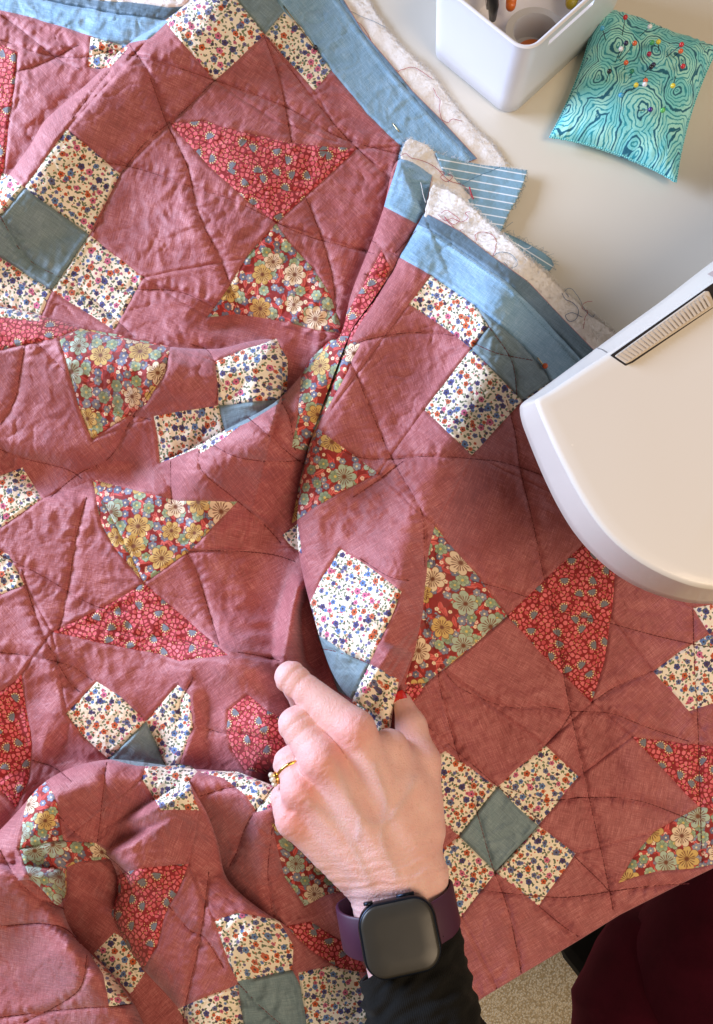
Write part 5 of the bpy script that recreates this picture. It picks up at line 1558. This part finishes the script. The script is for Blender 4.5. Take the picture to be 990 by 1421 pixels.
# ring: gold band with a small cluster of stones
GOLD = simple('gold', srgb(226, 178, 92), 0.18, Metallic=1.0)
ra = W(*rng_[0]); rb = W(*rng_[1]); dd = rb - ra; dd /= np.linalg.norm(dd); rc = ra + (rb - ra) * 0.74
u_ = np.array([0, 0, 1.0]); u_ -= dd * (u_ @ dd); u_ /= np.linalg.norm(u_); s_ = np.cross(dd, u_)
if s_[0] > 0: s_ = -s_
ringo = empty('ring', Vector(rc)); tag(ringo, 'gold ring with a cluster of pale stones on the ring finger', 'ring')
mb = MB(); rr_ = 9.6 * mm
mb.tube([rc + (u_ * math.cos(a) + s_ * math.sin(a)) * rr_ for a in np.linspace(0, 2 * math.pi, 49)], 0.0011, 8, False); mb.build('band', GOLD, ringo)
stn = simple('pale_stone', srgb(240, 232, 206), 0.05, Transmission_Weight=0.3, IOR=1.8)
hc_ = rc + (u_ * 0.25 + s_ * 0.97) * (rr_ + 0.0012)
mb = MB(); mb.ball(hc_ - (u_ * .25 + s_ * .97) * 0.0006, 0.0038, 12, 8); mb.build('setting', GOLD, ringo)
nrm_ = u_ * 0.25 + s_ * 0.97; t2 = np.cross(nrm_, dd)
mb = MB()
for k in range(7):
    a = k * math.pi / 3; off_ = (dd * math.cos(a) + t2 * math.sin(a)) * (0.0031 if k < 6 else 0); mb.ball(hc_ + nrm_ * 0.0018 + off_, 0.0017, 8, 6)
stones = mb.build('stones', stn, ringo)
# sleeve: dark knitted tube round the forearm
def knit():
    g = G('black_knit'); uv = g.uv(); s_ = g.sep(uv)
    w_ = g.m('SINE', g.m('MULTIPLY', s_[0], 5.5)); n = g.noise(uv, 0.9, 3, 0.7)[0]
    c = g.mix(n, srgb(10, 10, 10), srgb(26, 25, 22))
    g.set(Base_Color=c, Roughness=0.95, Normal=g.bump(g.m('ADD', g.m('MULTIPLY', w_, 0.3), n), 0.5, 0.0006))
    g.bsdf.inputs['Sheen Weight'].default_value = 0.04; g.bsdf.inputs['Specular IOR Level'].default_value = 0.15; g.bsdf.inputs['Sheen Tint'].default_value = (0.8, 0.75, 0.65, 1)
    return g.mat
ax0, ax1 = W(564, 1306, 66), W(606, 1500, 78); axd = ax1 - ax0; AL = np.linalg.norm(axd); axd /= AL; sd_ = np.cross(axd, [0, 0, 1.0]); sd_ /= np.linalg.norm(sd_); upv = np.cross(sd_, axd)
NR, NT = 90, 96; V = []; U = []
for j in range(NR + 1):
    t = j / NR; c0_ = ax0 + axd * (AL + 0.02) * t
    for i in range(NT):
        a = 2 * math.pi * i / NT
        w1 = 30.0 + 2.5 * t; h1 = 22.5 + 10 * t
        fold = 1.3 * perlin(np.array([a * 2.2]), np.array([t * 17 + 0.8 * math.sin(a)]))[0] * 2.4 * min(1, t * 8 + 0.15) + 0.5 * math.sin(t * 40 + 2 * math.sin(a * 2 + 1))
        sl = 0.014 * math.cos(a) * (1 - t)       # slanting cuff
        q = c0_ + (sd_ * math.cos(a) * (w1 + fold) + upv * math.sin(a) * (h1 + fold)) * mm - axd * (sl if math.cos(a) * 1 else 0) * (-1 if sd_[0] > 0 else 1) * -1
        V.append(q); U.append((a * 31, t * AL * 1000))
F = [(j * NT + i, j * NT + (i + 1) % NT, (j + 1) * NT + (i + 1) % NT, (j + 1) * NT + i) for j in range(NR) for i in range(NT)]
m2 = MB(); m2.add(V, F); sl_o = m2.build('sleeve', knit(), person); ul = sl_o.data.uv_layers.new(name='UVMap')
ul.data.foreach_set('uv', [c for l in sl_o.data.loops for c in U[l.vertex_index]])
sm_ = sl_o.modifiers.new('s', 'SOLIDIFY'); sm_.thickness = 0.0018; sm_.offset = 1
# lap: burgundy velvet over the knees
def velvet():
    g = G('burgundy_velvet'); o = g.obj(); n = g.noise(o, 30, 4, 0.6)[0]
    c = g.mix(n, srgb(48, 8, 18), srgb(80, 16, 34))
    g.set(Base_Color=c, Roughness=0.9, Normal=g.bump(g.noise(o, 500, 3)[0], 0.3, 0.0008))
    g.bsdf.inputs['Sheen Weight'].default_value = 0.5; g.bsdf.inputs['Sheen Tint'].default_value = srgb(170, 50, 90)
    g.bsdf.inputs['Sheen Roughness'].default_value = 0.3; g.bsdf.inputs['Specular IOR Level'].default_value = 0.1
    return g.mat
VEL = velvet()
def limb(name, pts, rad, mat, parent, n=40, amp=3.0):
    l = catmull([np.array(p, float) for p in pts], step=8.0); r = catmull([np.array([x, 0.0]) for x in rad], step=1)[:, 0]
    rr = np.interp(np.linspace(0, 1, len(l)), np.linspace(0, 1, len(rad)), rad)
    q = Pn(l[:, 0], l[:, 1], l[:, 2]); rings = []
    for j in range(len(l)):
        d = q[min(j + 1, len(l) - 1)] - q[max(j - 1, 0)]; d /= np.linalg.norm(d) + 1e-9; s0 = np.cross(d, [0, 0, 1.0]); s0 /= np.linalg.norm(s0) + 1e-9; u0 = np.cross(s0, d)
        ring = []
        for i in range(n):
            a = 2 * math.pi * i / n; R_ = rr[j] + amp * perlin(np.array([a * 1.6 + 3]), np.array([j / 5.0]))[0]
            ring.append(Vector(q[j] + (s0 * math.cos(a) + u0 * math.sin(a)) * R_ * mm))
        rings.append(ring)
    m3 = MB(); m3.loft(rings); return m3.build(name, mat, parent)
t1 = limb('trouser_leg', [(925, 1270, -190), (930, 1350, -190), (945, 1450, -185), (960, 1600, -180)], [40, 84, 92, 100], VEL, person)
t2_ = limb('trouser_leg', [(1060, 1180, -150), (1065, 1300, -150), (1070, 1420, -150), (1080, 1600, -150)], [60, 105, 112, 120], VEL, person)
# chair seat
SEAT = simple('black_chair_fabric', srgb(22, 24, 24), 0.8)
chair = empty('office_chair', P(950, 1480, -300) * 1.0); tag(chair, 'black chair seat just visible between the quilt edge and the burgundy velvet', 'chair')
poly = [(770, 1314), (800, 1352), (828, 1392), (862, 1440), (930, 1600), (1300, 1600), (1300, 1100), (900, 1150)]
prism('seat', poly, -330, -275, SEAT, chair, 0.012)
m_ = MB(); c_ = P(1180, 1480, -330); m_.tube([(c_.x, c_.y, -0.331), (c_.x, c_.y, -0.66)], [0.025, 0.03], 16); m_.build('post', BLACK_PL, chair)
m_ = MB()
for k in range(5):
    a = k * 2 * math.pi / 5 + 0.3; m_.tube([(c_.x, c_.y, -0.66), (c_.x + 0.28 * math.cos(a), c_.y + 0.28 * math.sin(a), -0.70)], [0.028, 0.018], 10)
m_.build('base', BLACK_PL, chair)

# ------------------------------------------------------------------ watch
wc = W(555, 1299, 91); wx = W(610, 1287, 91) - W(500, 1311, 91); wx /= np.linalg.norm(wx); wz = np.array([-0.06, 0.08, 1.0]); wz -= wx * (wz @ wx); wz /= np.linalg.norm(wz); wy = np.cross(wz, wx)
watch = empty('wristwatch', Vector(wc)); tag(watch, 'square black smartwatch with a dark screen and plum strap on the left wrist', 'watch')
def superrect(hx, hy, z, rad, n=10):
    out = []
    for cx, cy, a0 in ((hx - rad, hy - rad, 0), (-hx + rad, hy - rad, 90), (-hx + rad, -hy + rad, 180), (hx - rad, -hy + rad, 270)):
        for k in range(n + 1):
            a = math.radians(a0 + 90 * k / n); out.append(Vector(wc + wx * (cx + rad * math.cos(a)) + wy * (cy + rad * math.sin(a)) + wz * z))
    return out
CASE = simple('midnight_aluminium', srgb(34, 40, 50), 0.32, Metallic=0.85)
def gl():
    g = G('watch_glass'); o = g.obj(); g.set(Base_Color=srgb(48, 45, 38), Roughness=g.m('MULTIPLY_ADD', g.noise(o, 120, 3)[0], 0.16, 0.3))
    g.bsdf.inputs['Coat Weight'].default_value = 0.15; g.bsdf.inputs['Specular IOR Level'].default_value = 0.3; g.bsdf.inputs['Coat Roughness'].default_value = 0.3; return g.mat
hx, hy = 0.0212, 0.0186
prof = [(0.86, -0.0060, .010), (0.97, -0.0045, .011), (1.0, -0.002, .012), (1.0, 0.0016, .012), (0.975, 0.0036, .0115), (0.94, 0.0043, .0105)]
mb = MB(); mb.loft([superrect(hx * s, hy * s, z, r) for s, z, r in prof]); sharp(mb.build('case', CASE, watch), 60)
prof = [(0.935, 0.0040, .0100), (0.90, 0.0049, .0092), (0.84, 0.0054, .0082), (0.5, 0.0056, .004)]
mb = MB(); mb.loft([superrect(hx * s, hy * s, z, r) for s, z, r in prof]); mb.build('screen', gl(), watch)
mb = MB(); cc_ = wc + wx * (hx + 0.0002) + wy * 0.006 * -1; 
for a, b in (((hx, -.006), (hx, .006)),): pass
mb.tube([wc + wy * (hy - 0.0006) - wx * 0.0135 + wz * 0.0002, wc + wy * (hy + 0.0008) - wx * 0.0135 + wz * 0.0002], 0.0026, 20); mb.build('crown', CASE, watch)
mb = MB(); mb.tube([wc + wy * (hy + 0.0003) + wx * 0.002 + wz * 0.0, wc + wy * (hy + 0.0003) + wx * 0.012 + wz * 0.0], 0.0010, 10); mb.build('side_button', CASE, watch)
STRAP = simple('plum_rubber_strap', srgb(66, 28, 52), 0.5)
cen_w = W(553, 1270, 66); V = []; NT2 = 72; prof_s = [(-10, 0.4), (-10, 1.4), (-9, 2.0), (11, 2.0), (12, 1.4), (12, 0.4)]
for i in range(NT2):
    a = 2 * math.pi * i / NT2
    for o1, o2 in prof_s:
        wx_h = wx.copy(); wx_h[2] = 0; wx_h /= np.linalg.norm(wx_h); wyh = np.array([-wx_h[1], wx_h[0], 0])
        lift = max(0, math.sin(a)); cc2 = cen_w * (1 - lift) + (wc - wz * 0.004 - wz * 0.020) * lift
        V.append(cc2 + wx_h * math.cos(a) * (32.2 + o2) * mm + np.array([0, 0, 1.0]) * math.sin(a) * (20.5 + o2) * mm + wyh * o1 * mm)
n6 = len(prof_s); F = [(i * n6 + k, i * n6 + (k + 1) % n6, ((i + 1) % NT2) * n6 + (k + 1) % n6, ((i + 1) % NT2) * n6 + k) for i in range(NT2) for k in range(n6)]
m3 = MB(); m3.add(V, F); sharp(m3.build('strap', STRAP, watch), 40)
# ------------------------------------------------------------------ loose threads
def thread(pts, z, mat, lab, r=0.0002, lift=0.7, zf=None):
    l = catmull(pts, step=1.6)
    x = l[:, 0] + 0.6 * perlin(l[:, 0] / 5, l[:, 1] / 5); y = l[:, 1] + 0.6 * perlin(l[:, 0] / 5 + 9, l[:, 1] / 5)
    zz = zf(x, y) if zf else np.full(len(x), float(z))
    s_ = np.linspace(0, 1, len(x)); zz = zz + lift + 1.2 * np.abs(perlin(s_ * 7 + pts[0][0], s_ * 0 + 0.5))
    m_ = MB(); m_.tube([Vector(p) for p in Pn(x, y, zz)], r, 5)
    return tag(m_.build('loose_thread', mat, None, fix=False), lab, 'thread', 'loose thread ends along the raw quilt edge')
thread([(478, 10), (492, 26), (506, 40), (522, 68), (540, 92), (552, 98)], 0, THREAD_LOOSE, 'long dark red thread lying along the far end of the batting', zf=f_top)
thread([(552, 100), (560, 96), (572, 93), (582, 97), (592, 104), (600, 109)], 0, THREAD_LOOSE, 'red thread end reaching onto the table below the white caddy', zf=f_top)
thread([(602, 122), (606, 132), (611, 139), (610, 150), (612, 160), (614, 166), (622, 170), (628, 165), (641, 168)], 0, THREAD_LOOSE, 'crooked dark red thread on the far batting with its end curled', zf=f_top)
thread([(614, 166), (619, 176), (626, 182), (634, 192), (640, 200)], 0, THREAD_LOOSE, 'short dark red thread along the far binding edge', zf=f_top)
thread([(480, 12), (500, 22), (520, 30), (535, 38)], 0, THREAD_TEAL, 'slate blue thread across the batting at the top of the picture', zf=f_top, r=0.00015)
thread([(555, 217), (563, 213), (571, 219), (583, 222), (598, 228), (610, 237), (620, 248), (630, 253), (641, 256), (650, 265), (655, 274)], 0, THREAD_LOOSE, 'dark red thread wound along the cream batting of the middle layer', zf=f_mid)
thread([(610, 237), (617, 240), (612, 246), (620, 252), (628, 246), (622, 241)], 0, THREAD_LOOSE, 'red thread loop on the cream batting of the middle layer', zf=f_mid)
thread([(641, 256), (660, 246), (680, 238), (694, 232)], 9.5, THREAD_TEAL, 'straight slate blue thread lying across the striped backing', r=0.0003)
thread([(652, 260), (654, 268), (657, 276)], 9.5, THREAD_LOOSE, 'small red thread knot at the edge of the striped backing', r=0.0006)
thread([(584, 253), (586, 262), (588, 272), (591, 281)], 0, THREAD_WHITE, 'short white thread standing off the corner of the white batting', zf=f_front, lift=3)
thread([(612, 296), (620, 292), (630, 298), (638, 305), (630, 312), (622, 306), (616, 300), (624, 310), (636, 320), (642, 318)], 0, THREAD_LOOSE, 'tangled dark red thread on the white batting near its corner', zf=f_front)
thread([(608, 298), (618, 306), (628, 303), (640, 308), (650, 302), (646, 296), (652, 293)], 0, THREAD_LOOSE, 'second red thread tangle near the batting corner, curling right', zf=f_front)
thread([(662, 334), (660, 326), (668, 322), (680, 324), (688, 332), (688, 345), (684, 356)], 0, THREAD_LOOSE, 'red thread arch on the white batting', zf=f_front, r=0.00018)
thread([(684, 356), (694, 350), (708, 352), (716, 360), (718, 368), (708, 372), (700, 364)], 0, THREAD_TEAL, 'slate blue thread loop on the middle of the white batting', zf=f_front, r=0.00018)
thread([(663, 337), (680, 334), (700, 340), (715, 338), (730, 345), (738, 342)], 0, THREAD_WHITE, 'white thread lying across the middle of the white batting', zf=f_front, r=0.00018)
thread([(712, 375), (716, 364), (724, 356), (732, 362), (720, 372)], 0, THREAD_WHITE, 'white thread curl beside the small striped backing piece', zf=f_front, r=0.0002)
thread([(780, 407), (786, 416), (795, 420), (803, 430), (800, 442), (791, 446), (785, 438), (795, 434), (808, 440)], 0, THREAD_BLUE, 'blue thread tangle on the white batting beside the machine', zf=f_front, r=0.0002)
thread([(822, 418), (812, 420), (808, 428), (816, 432), (812, 442), (810, 456)], 0, THREAD_LOOSE, 'bright red thread beside the blue tangle near the machine', zf=f_front, r=0.0002)
thread([(790, 412), (784, 404), (792, 400), (800, 408), (806, 418), (812, 430), (822, 440), (826, 436)], 0, THREAD_BLUE, 'blue thread looping to the far edge of the batting near the machine', zf=f_front, r=0.00018)
thread([(812, 460), (820, 466), (832, 462), (836, 454), (828, 450), (822, 458), (830, 470)], 0, THREAD_WHITE, 'white thread curl on the batting nearest the machine', zf=f_front, r=0.00025)
thread([(700, 318), (706, 312), (712, 308)], 4.5, THREAD_TEAL, 'short blue thread end standing off the striped backing edge', r=0.00015)
